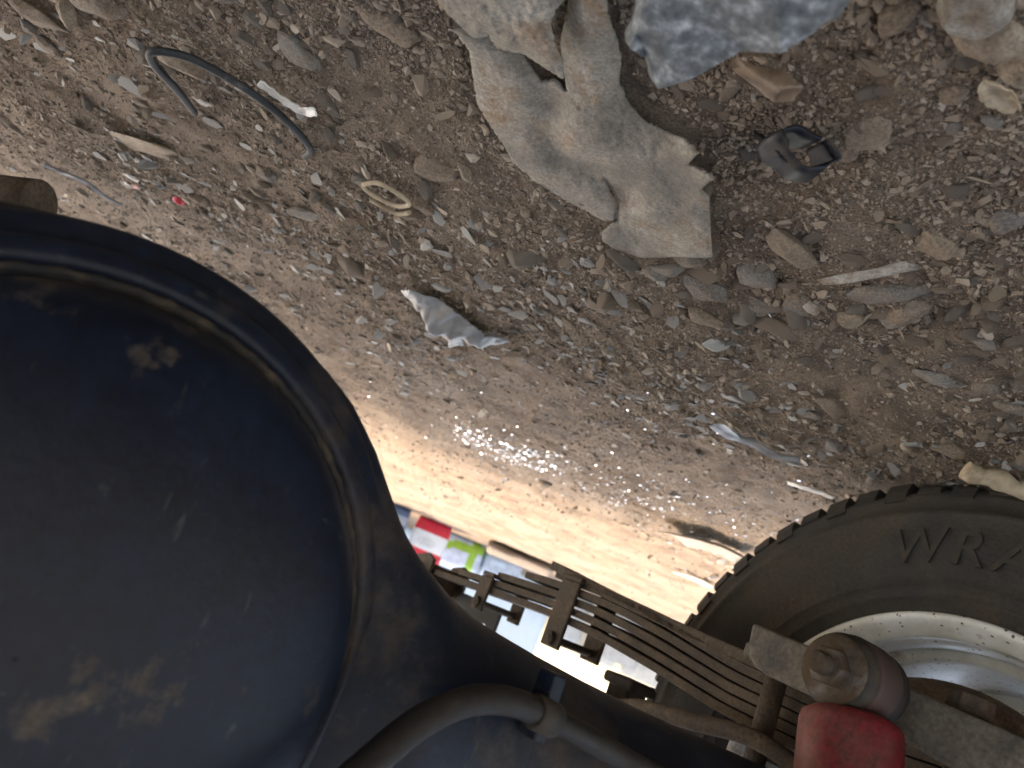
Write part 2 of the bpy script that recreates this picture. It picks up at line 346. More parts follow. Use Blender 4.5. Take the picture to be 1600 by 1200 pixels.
# outline of the bark in picture points; gravel stays out of it
BARK = [(700, 46), (713, 54), (733, 80), (736, 100), (740, 130), (746, 165), (768, 200), (790, 232), (802, 256), (840, 287), (890, 317), (945, 346), (964, 344), (940, 362), (941, 376), (962, 392), (1000, 403), (1060, 402), (1113, 404),
        (1111, 365), (1108, 312), (1094, 300), (1104, 288), (1118, 279), (1094, 268), (1074, 258), (1090, 241), (1066, 214), (1040, 207), (1008, 190), (980, 160), (967, 128), (971, 100), (967, 70), (950, 25), (945, -50),
        (893, -50), (886, 18), (875, 62), (879, 100), (886, 146), (864, 127), (845, 131), (833, 110), (816, 88), (780, 55), (745, 40)]
FLAP = [(660, -50), (682, 2), (714, 38), (741, 61), (764, 57), (776, 76), (800, 82), (816, 84), (846, 103), (881, 126), (880, 98), (866, 66), (861, 34), (870, 14), (885, 0), (897, -50)]
def in_poly(px, py, poly):
    px = np.asarray(px, float); py = np.asarray(py, float); ins = np.zeros(px.shape, bool); n = len(poly)
    for i in range(n):
        x0, y0 = poly[i]; x1, y1 = poly[(i + 1) % n]
        c = ((y0 > py) != (y1 > py))
        with np.errstate(divide='ignore', invalid='ignore'):
            ins ^= c & (px < (x1 - x0) * (py - y0) / (y1 - y0) + x0)
    return ins
def dist_poly(px, py, poly, closed=True):
    px = np.asarray(px, float); py = np.asarray(py, float); best = np.full(px.shape, 1e9); bx = px.copy(); by = py.copy(); n = len(poly)
    for i in range(n if closed else n - 1):
        x0, y0 = poly[i]; x1, y1 = poly[(i + 1) % n]
        L2 = (x1 - x0) ** 2 + (y1 - y0) ** 2 + 1e-9
        t = np.clip(((px - x0) * (x1 - x0) + (py - y0) * (y1 - y0)) / L2, 0, 1)
        qx = x0 + t * (x1 - x0); qy = y0 + t * (y1 - y0); d = np.hypot(px - qx, py - qy)
        m = d < best; best = np.where(m, d, best); bx = np.where(m, qx, bx); by = np.where(m, qy, by)
    return best, bx, by
BARK_G = [tuple(gp(x, y, 0.008).xy) for x, y in BARK]

# ------------------------------------------------------------------ gravel (stuff, instanced on points)
hidden = bpy.data.collections.new('gravel_shapes')
for i in range(10):
    pm = pebble_mesh('grain_shape', 100 + i, sub=0 if i < 5 else 1, flat=(0.8, 0.7, 0.9, 0.6, 0.75, 0.7, 0.4, 0.55, 0.5, 0.65)[i])
    pm.materials.append(M_gravel)
    po = bpy.data.objects.new('grain_shape.%03d' % i, pm); hidden.objects.link(po)

def scatter(name, label, pts, size, collection, tilt=0.5, sink=0.25):
    n = len(pts)
    h = ground_h(pts[:, 0], pts[:, 1])
    co = np.column_stack([pts, h + size * (0.35 - sink)])
    me = bpy.data.meshes.new(name); me.vertices.add(n); me.vertices.foreach_set('co', co.ravel().astype(np.float32))
    a = me.attributes.new('rot', 'FLOAT_VECTOR', 'POINT')
    rot = np.column_stack([rng.normal(0, tilt, n), rng.normal(0, tilt, n), rng.uniform(0, 6.283, n)]); a.data.foreach_set('vector', rot.ravel().astype(np.float32))
    a = me.attributes.new('scl', 'FLOAT_VECTOR', 'POINT')
    s = np.column_stack([size * rng.uniform(0.8, 1.5, n), size * rng.uniform(0.7, 1.0, n), size * rng.uniform(0.6, 1.0, n)]); a.data.foreach_set('vector', s.ravel().astype(np.float32))
    a = me.attributes.new('idx', 'INT', 'POINT'); a.data.foreach_set('value', rng.integers(0, len(collection.objects), n).astype(np.int32))
    o = bpy.data.objects.new(name, me); COL.objects.link(o)
    g = bpy.data.node_groups.new(name + '_nodes', 'GeometryNodeTree')
    g.interface.new_socket('Geometry', in_out='INPUT', socket_type='NodeSocketGeometry'); g.interface.new_socket('Geometry', in_out='OUTPUT', socket_type='NodeSocketGeometry')
    gi = g.nodes.new('NodeGroupInput'); go = g.nodes.new('NodeGroupOutput')
    iop = g.nodes.new('GeometryNodeInstanceOnPoints'); ci = g.nodes.new('GeometryNodeCollectionInfo')
    ci.inputs['Collection'].default_value = collection; ci.inputs['Separate Children'].default_value = True; ci.inputs['Reset Children'].default_value = True
    def attr(nm, dt):
        nd = g.nodes.new('GeometryNodeInputNamedAttribute'); nd.data_type = dt; nd.inputs['Name'].default_value = nm
        return [q for q in nd.outputs if q.enabled and q.name == 'Attribute'][0]
    g.links.new(gi.outputs[0], iop.inputs['Points']); g.links.new(ci.outputs[0], iop.inputs['Instance'])
    iop.inputs['Pick Instance'].default_value = True
    g.links.new(attr('idx', 'INT'), iop.inputs['Instance Index']); g.links.new(attr('rot', 'FLOAT_VECTOR'), iop.inputs['Rotation']); g.links.new(attr('scl', 'FLOAT_VECTOR'), iop.inputs['Scale'])
    g.links.new(iop.outputs[0], go.inputs[0])
    md = o.modifiers.new('scatter', 'NODES'); md.node_group = g
    tag(o, label, None, kind='stuff')
    return o

def sample(n, rmin, rmax, half=0.80, power=1.0):
    """points on the ground in a fan round the view, denser near"""
    u = rng.uniform(0, 1, n); r = rmin * (rmax / rmin) ** (u ** power)
    az = rng.uniform(-half, half, n) + 0.08
    p = np.column_stack([r * np.sin(az), r * np.cos(az)])
    cl = vnoise(p[:, 0] * 6, p[:, 1] * 6, 21) + 0.6 * vnoise(p[:, 0] * 17, p[:, 1] * 17, 22)
    p = p[(cl + rng.uniform(-0.9, 1.2, n)) > -0.2]
    p = p[~in_poly(p[:, 0], p[:, 1], BARK_G)]
    return p
p = sample(600000, 0.16, 1.8, 1.25); scatter('fine_grit', 'fine brown grit covering the dirt', p, np.exp(rng.normal(math.log(0.00115), 0.38, len(p))), hidden)
p = sample(60000, 0.16, 3.2, 1.25, 0.9); scatter('small_gravel', 'small mixed gravel scattered over the dirt', p, np.exp(rng.normal(math.log(0.0028), 0.35, len(p))), hidden, 0.4)
lit = bpy.data.collections.new('litter_shapes')
M_litter = mat('dry_litter', [(0.0, (0.10, 0.075, 0.05, 1)), (0.4, (0.19, 0.145, 0.10, 1)), (0.8, (0.28, 0.225, 0.165, 1)), (1.0, (0.45, 0.40, 0.33, 1))], scale=120, rough=(0.7, 0.95), rand=0.85, bump=0.3, bscale=600, bdist=0.0005)
for i in range(4):
    pm = pebble_mesh('litter_shape', 700 + i, sub=1, flat=0.06); pm.materials.append(M_litter)
    for v in pm.vertices: v.co.y *= (.45, .3, .6, .2)[i]; v.co.z += .18 * v.co.x ** 2
    lit.objects.link(bpy.data.objects.new('litter_shape.%03d' % i, pm))
p = sample(2600, 0.34, 4.5, 0.95, 0.7); scatter('dry_litter', 'dry flakes of leaf and chaff strewn over the dirt', p, np.exp(rng.normal(math.log(0.0052), 0.45, len(p))), lit, 0.32, 0.0)
fla = bpy.data.collections.new('flake_shapes')
M_flake = mat('slate_flakes', [(0.0, (0.07, 0.066, 0.06, 1)), (0.45, (0.16, 0.15, 0.135, 1)), (0.8, (0.26, 0.25, 0.228, 1)), (1.0, (0.42, 0.41, 0.385, 1))], scale=90, rough=(0.5, 0.85), rand=0.85, bump=0.4, bscale=500, bdist=0.0008, grain=(420, .4))
for i in range(5):
    pm = pebble_mesh('flake_shape', 800 + i, sub=1, flat=(.16, .24, .12, .3, .2)[i]); pm.materials.append(M_flake)
    fla.objects.link(bpy.data.objects.new('flake_shape.%03d' % i, pm))
p = sample(6500, 0.55, 3.2, 0.95, 0.8)
p = p[(vnoise(p[:, 0] * 3.1, p[:, 1] * 3.1, 77) + .35 * (p[:, 0] > -.1)) > -.05]
scatter('slate_flakes', 'thin grey slate flakes strewn over the dirt', p, np.exp(rng.normal(math.log(0.0055), 0.45, len(p))), fla, 0.30, 0.15)
p = sample(5200, 0.34, 7.0, 1.2, 0.75); scatter('coarse_gravel', 'coarse gravel chips scattered over the dirt', p, np.exp(rng.normal(math.log(0.0058), 0.3, len(p))), hidden, 0.35)

# ------------------------------------------------------------------ the truck: local x = along the truck, y = -t (t runs from the near wheel to the far one), z up
WC = Vector((-0.504, 0.707, 0.0))
TL = Vector((0.51, 0.86, 0)).normalized()
truck = empty('truck', WC, math.atan2(TL.y, TL.x))
tag(truck, 'truck seen from below with black differential, brown leaf spring and red shock absorber', 'truck')
def P(l, t, z): return Vector((l, -t, z))        # z in metres above the ground
AX = 0.362                                        # axle height
TD = 0.760                                        # t of the differential

# axle housing -------------------------------------------------
US = [0, .03, .05, .07, .09, .11, .125, .14, .155, .170, .185, .205, .23, .26, .30, .36, .43, .52, .64, .74]
RV = [.150, .149, .146, .140, .131, .116, .101, .086, .076, .069, .063, .058, .055, .052, .049, .046, .044, .042, .042, .042]
RD = [.032, .032, .032, .032, .033, .035, .040, .047, .053, .061, .058, .055, .053, .051, .049, .046, .044, .042, .042, .042]
def prof(tab, u): return float(np.interp(abs(u), US, tab))
mb = MB(); SEG = 56; us = sorted(set([round(x, 4) for x in list(np.linspace(-0.74, -0.24, 26)) + list(np.linspace(-0.24, 0.24, 75)) + list(np.linspace(0.24, 0.74, 26))]))
vs = []
for u in us:
    rv, rd = prof(RV, u), prof(RD, u)
    zc = AX + 0.016 * min(1, max(0, (abs(u) - 0.16) / 0.5))
    ex = 2.0 + 0.9 * max(0, 1 - (abs(u) / 0.17) ** 2) if abs(u) < 0.17 else 2.0
    for k in range(SEG):
        a = 2 * math.pi * k / SEG; c, s = math.cos(a), math.sin(a)
        vs.append(P(math.copysign(abs(c) ** (2 / ex), c) * rd, TD + u, zc + math.copysign(abs(s) ** (2 / ex) if ex > 2 else abs(s), s) * rv))
fs = [(i * SEG + k, i * SEG + (k + 1) % SEG, (i + 1) * SEG + (k + 1) % SEG, (i + 1) * SEG + k) for i in range(len(us) - 1) for k in range(SEG)]
mb.add(vs, fs)
mb.add([vs[k] for k in range(SEG)], [tuple(range(SEG))]); mb.add([vs[-SEG + k] for k in range(SEG)], [tuple(range(SEG))])
axle = mb.obj('axle_housing', M_axle, truck)
axle['label'] = 'black painted axle housing swelling into the round differential'
fn = lambda a, r, s: P(-s, TD + r * math.cos(a), AX - 0.003 + r * math.sin(a))
mb = MB(); mb.lathe([(.1485, .00), (.1485, .018), (.1478, .0225), (.1455, .0255), (.1400, .0285), (.1370, .0300), (.1362, .0315), (.1358, .0375), (.1345, .0395), (.1300, .0415), (.1270, .0425), (.1260, .0405), (.1235, .0400)], fn, 120)
mb.obj('housing_ring', M_axle, axle)
mb = MB()
pr_ = [(.1252, .036), (.1245, .0435), (.1230, .0458), (.1210, .0450), (.1200, .0425), (.1185, .0425)]
mb.lathe(pr_, lambda a, r, s: fn(a, r + 0.00035 * math.sin(61 * a) + 0.0002 * math.sin(91 * a + 1), s + 0.0003 * math.sin(83 * a)), 220)
mb.obj('weld_seam', M_seam, axle)
mb = MB(); mb.lathe([(.1205, .040), (.1182, .053), (.1150, .063), (.1105, .0690), (.103, .0740), (.092, .0785), (.077, .0822), (.060, .0848), (.040, .0865), (.020, .0874), (.0005, .0876)], fn, 120)
mb.obj('differential_cover', M_cover, axle)
# pinion side, facing the front of the truck
mb = MB(); fn2 = lambda a, r, s: P(s, TD + r * math.cos(a), AX + r * math.sin(a))
mb.lathe([(.13, .05), (.12, .075), (.085, .10), (.065, .17), (.055, .20), (.0005, .202)], fn2, 48); mb.obj('pinion_housing', M_axle, axle)

# hose clipped along the axle
hp = [P(-.120, .690, AX + .115), P(-.105, .668, AX + .050), P(-.092, .648, AX + .022), P(-.084, .628, AX + .000), P(-.077, .609, AX - .016), P(-.0705, .586, AX - .0265), P(-.066, .561, AX - .0305), P(-.063, .535, AX - .0285), P(-.0615, .497, AX - .0235), P(-.060, .449, AX - .0165), P(-.058, .39, AX - .010), P(-.055, .30, AX - .002), P(-.054, .20, AX + .01)]
def smooth_path(pts, n=6):
    pts = [Vector(p) for p in pts]; q = [pts[0]] + pts + [pts[-1]]; out = []
    for i in range(1, len(q) - 2):
        for k in range(n):
            t = k / n; a, b, c, d = q[i - 1], q[i], q[i + 1], q[i + 2]
            out.append(0.5 * ((2 * b) + (c - a) * t + (2 * a - 5 * b + 4 * c - d) * t * t + (3 * b - a - 3 * c + d) * t ** 3))
    out.append(pts[-1]); return out
sp = smooth_path(hp)
j = len(sp) * 7 // 12 - 1
MB().tube(sp[:j + 1], 0.0066, 16).obj('brake_hose', M_hose, axle)
MB().tube(sp[j:], 0.0062, 16).obj('brake_hose', M_hose, axle)
a0, a1 = sp[j], sp[j + 2]
MB().tube([a0 + (a0 - a1) * .35, a0 + (a0 - a1) * .3, a1, a1 + (a1 - a0) * .1], [.0076, .0084, .0084, .0074], 16).obj('hose_sleeve', M_rubber, axle)
tb = Vector(sp[j + 1])
MB().box(tb + Vector((-.002, -.004, -.020)), tb + Vector((.012, .004, .012))).obj('hose_clip', M_axle, axle, bevel=.0015)

# leaf springs -------------------------------------------------
def main_z(l):
    return float(np.interp(abs(l), [0, .11, .2, .3, .4, .5, .6, .66, .72], [.316, .312, .301, .292, .289, .291, .294, .296, .298]))
def leaf_spring(t0, detail=True):
    sp_ = empty('leaf_spring', P(0, 0, 0), 0, truck)
    specs = [(.715, .0088), (.63, .0088), (.53, .0088), (.47, .0088), (.41, .0088), (.425, .011)]
    drop = 0.0
    for i, (ln, th) in enumerate(specs):
        m = MB(); n = 48; top = []; w = 0.030
        vs = []
        for k in range(n + 1):
            l = -ln + 2 * ln * k / n
            spread = 0.0023 * min(1, abs(l) / .25) ** 1.3 * i
            z = main_z(l) - drop - spread
            if i == 5: z = 0.316 - drop - 0.020 * (abs(l) / .35) - 0.010 * (abs(l) / .42) ** 3
            ww = w * (1 if abs(l) < ln - .02 else 0.82)
            vs += [P(l, t0 - ww, z), P(l, t0 + ww, z), P(l, t0 + ww, z - th), P(l, t0 - ww, z - th)]
        fs = [(k * 4 + e, k * 4 + (e + 1) % 4, k * 4 + 4 + (e + 1) % 4, k * 4 + 4 + e) for k in range(n) for e in range(4)] + [(0, 1, 2, 3), (4 * n, 4 * n + 1, 4 * n + 2, 4 * n + 3)]
        m.add(vs, fs, False); m.obj('leaf', M_rust, sp_, bevel=.0012)
        drop += th + 0.0008
    for sgn in (1, -1):
        l = .722 * sgn
        m = MB(); m.lathe([(.013, -.031), (.021, -.031), (.021, .031), (.013, .031), (.013, -.031)], lambda a, r, s: P(l + r * math.cos(a), t0 + s, .302 + r * math.sin(a)), 28); m.obj('spring_eye', M_rust, sp_)
        for st in (-1, 1):
            b0 = t0 + st * .036
            m = MB(); m.prism([(l - .034, .275), (l - .012, .268), (l + .020, .275), (l + .036, .296), (l + .032, .345), (l + .040, .88), (l - .040, .88), (l - .032, .345)], b0 - .003, b0 + .003, lambda u, v, w_: P(u, w_, v)); m.obj('spring_hanger', M_rust, sp_, bevel=.0015)
        m = MB(); m.tube([P(l, t0 - .052, .302), P(l, t0 + .052, .302)], .0085, 14)
        m.tube([P(l, t0 + .0395, .302), P(l, t0 + .0510, .302)], .0155, 6, smooth=False); m.tube([P(l, t0 - .0395, .302), P(l, t0 - .0510, .302)], .0155, 6, smooth=False)
        m.obj('hanger_bolt', M_rust, sp_)
    for l, zt, zb, hw in ((.362, .322, .240, .017), (.535, .318, .270, .014), (-.362, .322, .240, .017), (-.535, .318, .270, .014)):
        m = MB(); to, ti = .0365, .0315
        m.box(P(l - hw, t0 + to, zb), P(l + hw, t0 + ti, zt)); m.box(P(l - hw, t0 - ti, zb), P(l + hw, t0 - to, zt)); m.box(P(l - hw, t0 + to, zb - .0062), P(l + hw, t0 - to, zb - .0002))
        m.tube([P(l, t0 - .043, zt - .010), P(l, t0 + .043, zt - .010)], .005, 10)
        m.tube([P(l, t0 + .037, zt - .010), P(l, t0 + .042, zt - .010)], .009, 6, smooth=False)
        m.obj('spring_clip', M_rust, sp_, bevel=.0018)
    for l in (.052, -.098):
        zb, r_ = .232, .058
        pts = [P(l, t0 + .048, zb)] + [P(l, t0 + .048, AX + .01)] + [P(l, t0 + .048 * math.cos(a), AX + .012 + .052 * math.sin(a)) for a in np.linspace(.2, math.pi - .2, 9)] + [P(l, t0 - .048, AX + .01), P(l, t0 - .048, zb)]
        m = MB(); m.tube(pts, .0092, 14); m.obj('u_bolt', M_rust, sp_)
        for st in (-1, 1):
            m = MB(); m.tube([P(l, t0 + .048 * st, .2440), P(l, t0 + .048 * st, .2305)], .0150, 6, smooth=False); m.obj('nut', M_rust, sp_, bevel=.001)
    m = MB(); m.box(P(-.125, t0 + .064, .2455), P(.080, t0 - .064, .2570)); m.obj('spring_plate', M_plate, sp_, bevel=.002)
    m = MB(); m.box(P(-.11, t0 + .034, .3185), P(.07, t0 - .034, .3320)); m.obj('spring_seat', M_rust, sp_, bevel=.002)
    return sp_
leaf_spring(0.150)
leaf_spring(1.370)

# shock absorbers ----------------------------------------------
def shock(t0, side):
    sh = empty('shock_absorber', P(0, 0, 0), 0, truck)
    tp = t0 + .072 * side
    pl = [(.070, .229), (.0685, .248), (.064, .258), (.056, .264), (.045, .267), (-.060, .275), (-.142, .288), (-.158, .284), (-.162, .268), (-.155, .251), (-.148, .249), (-.060, .240)]
    m = MB(); m.prism(pl, tp - .004, tp + .004, lambda u, v, w_: P(u, w_, v)); m.obj('mount_plate', M_plate, sh, bevel=.003)
    ec = (-.050, .250)
    fe = lambda a, r, s: P(ec[0] + r * math.cos(a), tp + side * s, ec[1] + r * math.sin(a))
    m = MB(); m.lathe([(.012, .012), (.0255, .012), (.0265, .015), (.0265, .026), (.024, .028)], fe, 40); m.obj('bushing', M_rubber, sh)
    m = MB(); m.lathe([(.020, .024), (.0275, .026), (.0280, .030), (.0280, .052), (.0270, .055), (.020, .056)], fe, 48); m.obj('shock_eye', M_dirtyred, sh)
    m = MB(); m.lathe([(.015, .053), (.0260, .054), (.0268, .057), (.0262, .063), (.0225, .066), (.012, .066)], fe, 48); m.obj('bushing', M_rubber, sh)
    m = MB(); m.lathe([(.010, .066), (.0235, .0662), (.0240, .0675), (.0235, .069), (.010, .0692)], fe, 40); m.obj('washer', M_steel, sh)
    m = MB(); m.lathe([(.0005, .0805), (.0130, .0800), (.0138, .078), (.0138, .0690)], fe, 6, smooth=False); m.obj('nut', M_steel, sh, bevel=.001)
    m = MB(); m.lathe([(.0005, .092), (.0062, .0915), (.0072, .090)] + [(.0076 if k % 2 else .0068, .0895 - k * .0012) for k in range(8)] + [(.0070, .0)], fe, 20); m.obj('bolt', M_steel, sh)
    base = P(ec[0], tp + side * .041, ec[1]); dirv = Vector((-.24, -.10 * side, 1)).normalized()
    a = dirv.cross(Vector((0, 1, 0))).normalized(); b = dirv.cross(a)
    fb = lambda an, r, s: base + dirv * s + a * (r * math.cos(an)) + b * (r * math.sin(an))
    m = MB(); m.lathe([(.0005, .024), (.0265, .0255), (.0320, .029), (.0335, .034), (.0335, .20), (.030, .205), (.0005, .206)], fb, 56); m.obj('shock_body', M_red, sh)
    m = MB(); m.lathe([(.0375, .19), (.0375, .36), (.012, .365)], fb, 48); m.obj('dust_shield', M_chassis, sh)
shock(0.150, 1)
shock(1.370, -1)

# brake line, tail pipe, bump stop, frame bracket with a hole
MB().tube(smooth_path([P(.20, .215, .345), P(.16, .222, .334), (P(.10, .226, .326)), P(.05, .224, .318), P(.01, .216, .322), P(-.04, .20, .34)]), .0075, 14).obj('brake_line', M_rust, truck)
MB().tube(smooth_path([P(.95, .232, .350), P(.70, .230, .348), P(.50, .226, .350), P(.30, .222, .352), P(.16, .225, .366), P(.05, .25, .43), P(-.15, .28, .44), P(-.6, .30, .44)]), .0130, 18).obj('exhaust_pipe', M_rust, truck)
mb = MB(); mb.box(P(.238, .165, .322), P(.272, .135, .52)); mb.box(P(.232, .170, .318), P(.278, .130, .330)); mb.obj('bump_stop', M_rubber, truck, bevel=.004)
for k in range(5):
    mb = MB(); l = .262 + .013 * k; mb.tube([P(l, .205, .3600), P(l, .175, .3600)], .009, 10); mb.obj('bump_stop_rib', M_rubber, truck)
mb = MB(); ring_n = 20; hole = (.60, .345, .011)
poly = [(.555, .325), (.715, .290), (.715, .46), (.555, .46)]
# plate with a round hole: fan between the hole and the outline
def ray_to_rect(ax_, az_, lo, hi, c):
    t = 1e9
    for d, c0, l0, h0 in ((ax_, c[0], lo[0], hi[0]), (az_, c[1], lo[1], hi[1])):
        if d > 1e-9: t = min(t, (h0 - c0) / d)
        elif d < -1e-9: t = min(t, (l0 - c0) / d)
    return t
vs = []; angs = sorted(set([2 * math.pi * k / 32 for k in range(32)] + [math.atan2(z - hole[1], l - hole[0]) % (2 * math.pi) for l in (.570, .690) for z in (.306, .52)]))
for tt in (.118, .112):
    for a in angs:
        ca, sa = math.cos(a), math.sin(a); q = ray_to_rect(ca, sa, (.570, .306), (.690, .52), hole)
        vs += [P(hole[0] + hole[2] * ca, tt, hole[1] + hole[2] * sa), P(hole[0] + q * ca, tt, hole[1] + q * sa)]
n_ = len(angs); fs = []
for k in range(n_):
    a, b = 2 * k, 2 * ((k + 1) % n_); o = 2 * n_
    fs += [(a, a + 1, b + 1, b), (o + a, o + b, o + b + 1, o + a + 1), (a, b, o + b, o + a), (a + 1, o + a + 1, o + b + 1, b + 1)]
mb.add(vs, fs, False); mb.obj('frame_bracket', M_chassis, truck)
# rusty stub hanging behind the differential on the other side
def to_local(w):
    d = Vector((w.x, w.y, 0)) - WC; nn = Vector((TL.y, -TL.x, 0)); return P(d.dot(TL), d.dot(nn), w.z)
def w_at(x_, y_, Yd):
    r = ray(x_, y_); return Vector((r.x * Yd, Yd, CAM_H + r.z * Yd))
e0 = to_local(w_at(62, 318, .60)); e1 = to_local(w_at(-90, 300, .62)); e2 = to_local(w_at(-260, 420, .64))
MB().tube([e0, e0.lerp(e1, .3), e0.lerp(e1, .7), e1, e1.lerp(e2, .5), e2, e2 + Vector((.02, -.1, .25)), e2 + Vector((.02, -.1, .45))], .020, 24).obj('tail_pipe', M_rust, truck)

# wheels -------------------------------------------------------
RT = 0.372
def wheel_meshes():
    ty = MB()
    # (radius, t offset from the inner face; the tyre reaches to -0.25)
    half = [(.2120, -.004), (.2190, .0005), (.2260, .0030), (.2340, .0075), (.2355, .0095), (.2375, .0095), (.2390, .0095), (.2470, .0130), (.2480, .0145), (.2495, .0145), (.2505, .0140), (.2600, .0165), (.2800, .0195), (.3000, .0190), (.3180, .0150), (.3210, .0165), (.3250, .0165), (.3270, .0140), (.3400, .0070), (.3440, .0075), (.3480, .0060), (.3560, -.004), (.3620, -.016)]
    mid = [(.3640, -.06), (.3645, -.125)]
    prof_ = half + mid + [(r, -.25 - s) for r, s in (half + mid[:1])[::-1]]
    fy = lambda a, r, s: Vector((r * math.cos(a), -s, max(r * math.sin(a), -.3605)))
    ty.lathe(prof_, fy, 160)
    nl = 62
    for k in range(nl):
        a0 = 2 * math.pi * k / nl; aw = 2 * math.pi / nl * .66
        long_ = k % 2
        for side in (0, 1):
            def pt(a, r, s):
                s2 = s if side == 0 else -.25 - s
                return fy(a + (0 if side == 0 else .05), r, s2)
            r0 = .343 if long_ else .352
            sec = [(r0, .0095 if long_ else .0045), (.3575, .0010), (RT, -.0130), (RT + .001, -.050), (.3600, -.050), (.3560, -.02), (r0 - .006, -.002)]
            n = len(sec)
            vs = [pt(a0, r, s) for r, s in sec] + [pt(a0 + aw, r, s) for r, s in sec]
            ty.add(vs, [tuple(range(n)), tuple(range(n, 2 * n))[::-1]] + [(i, (i + 1) % n, n + (i + 1) % n, n + i) for i in range(n)], False)
        for row in range(3):
            s0 = -.064 - row * .043; sh_ = .02 * row
            sec = [(.362, s0), (RT + .002, s0), (RT + .002, s0 - .034), (.362, s0 - .034)]
            vs = [fy(a0 + sh_, r, s) for r, s in sec] + [fy(a0 + sh_ + aw, r, s) for r, s in sec]
            ty.add(vs, [(0, 1, 2, 3), (7, 6, 5, 4), (0, 1, 5, 4), (1, 2, 6, 5), (2, 3, 7, 6), (3, 0, 4, 7)], False)
    rm = MB()
    rp = [(.2130, -.012), (.2160, -.0060), (.2205, -.0010), (.2215, .0035), (.2195, .0065), (.2160, .0065), (.2125, .0035), (.2085, -.006), (.2020, -.016), (.1985, -.026), (.1955, -.038), (.1975, -.044), (.1960, -.051), (.1900, -.056), (.1870, -.070), (.1855, -.12), (.1850, -.165), (.182, -.178)]
    rm.lathe(rp, lambda a, r, s: Vector((r * math.cos(a), -s, r * math.sin(a))), 120)
    rm.lathe([(.1995, -.012), (.205, -.10), (.205, -.22), (.2195, -.25), (.2215, -.254), (.213, -.254), (.196, -.22), (.1875, -.18)], lambda a, r, s: Vector((r * math.cos(a), -s, r * math.sin(a))), 96)
    rm.lathe([(.138, -.186), (.10, -.172), (.075, -.170), (.0005, -.170)], lambda a, r, s: Vector((r * math.cos(a), -s, r * math.sin(a))), 96)
    for k in range(8):
        a0 = 2 * math.pi * k / 8; sec = []
        for a in np.linspace(a0, a0 + .42, 6): sec.append([(r * math.cos(a), .178 + (.186 - .178) * (.183 - r) / .045, r * math.sin(a)) for r in (.1835, .16, .1375)])
        rm.add([q for c in sec for q in c], [(i * 3 + e, i * 3 + e + 1, i * 3 + 4 + e, i * 3 + 3 + e) for i in range(5) for e in range(2)])
    dr = MB()
    dr.lathe([(.0005, .028), (.075, .028), (.080, .018), (.135, .014), (.150, .010), (.156, .002), (.158, -.006), (.152, -.009), (.149, -.075), (.06, -.08)], lambda a, r, s: Vector((r * math.cos(a), -s, r * math.sin(a))), 80)
    return ty.mesh('tyre', M_tyre), rm.mesh('rim', M_rim), dr.mesh('brake_drum', M_rust)
tyre_me, rim_me, drum_me = wheel_meshes()

def letter_mesh(ch, size):
    cu = bpy.data.curves.new('letter', 'FONT'); cu.body = ch; cu.size = size; cu.align_x = 'CENTER'; cu.extrude = 0.0012; cu.offset = 0.0003; cu.shear = 0.15
    tmp = bpy.data.objects.new('letter_tmp', cu); COL.objects.link(tmp); bpy.context.view_layer.update()
    m = bpy.data.meshes.new_from_object(tmp.evaluated_get(bpy.context.evaluated_depsgraph_get())); bpy.data.objects.remove(tmp); bpy.data.curves.remove(cu)
    m.materials.clear(); m.materials.append(M_letter); m.name = 'letter'
    return m
letters = {c: letter_mesh(c, 0.052) for c in set('WRANGLER')}

def put_wheel(l, t, flip, text=False):
    w = empty('wheel', P(l, t, .3615), math.pi if flip else 0, truck)
    for nm, me_ in (('tyre', tyre_me), ('rim', rim_me), ('brake_drum', drum_me)):
        o = bpy.data.objects.new(nm, me_); COL.objects.link(o); o.parent = w
        if nm == 'tyre': ty_o = o
    if text:
        # raised lettering on the inner sidewall, tops towards the tread
        a = math.radians(-78.5)
        for ch in 'WRANGLER':
            rr = .268
            o = bpy.data.objects.new('raised_letter', letters[ch]); COL.objects.link(o); o.parent = w
            # local axes: x = reading direction, y = outwards, z = towards the viewer (-y of the truck)
            outw = Vector((math.cos(a), 0, math.sin(a))); zz = Vector((0, -1, 0)); xx = outw.cross(zz)
            mm = Matrix((xx, outw, zz)).transposed().to_4x4(); mm.translation = outw * rr + Vector((0, -.0196, 0))
            o.matrix_local = mm
            a += (-1 if xx.dot(Vector((-math.sin(a), 0, math.cos(a)))) < 0 else 1) * (0.172 if ch == 'W' else 0.148)
    return w
put_wheel(0, 0, False, True)
put_wheel(0, 1.520, True)
put_wheel(-3.65, 0.01, False)
put_wheel(-3.65, 1.510, True)

# chassis and body above ---------------------------------------
for t in (.36, 1.16):
    mb = MB(); mb.box(P(-4.5, t + .03, .86), P(1.9, t - .03, 1.02)); mb.obj('chassis_rail', M_chassis, truck, bevel=.004)
for l in (-3.4, -2.2, -.9, .75, 1.35):
    mb = MB(); mb.box(P(l - .05, 1.128, .89), P(l + .05, .392, .97)); mb.obj('crossmember', M_chassis, truck, bevel=.004)
for k in range(2):
    mb = MB(); mb.tube([P(.245, .36 + .80 * k, .88), P(.255, .15 + 1.22 * k, .50)], .02, 10); mb.obj('stop_bracket', M_chassis, truck)
nb = 14
for k in range(nb):
    t0 = -.18 + k * (1.88 / nb)
    mb = MB(); mb.box(P(-.75, t0 + 1.88 / nb - .004, 1.10), P(2.05, t0, 1.135)); mb.obj('bed_board', M_wood, truck, bevel=.003)
for l in np.arange(-.6, 2.0, .52):
    mb = MB(); mb.box(P(l - .03, 1.70, 1.021), P(l + .03, -.18, 1.099)); mb.obj('bed_bearer', M_chassis, truck)
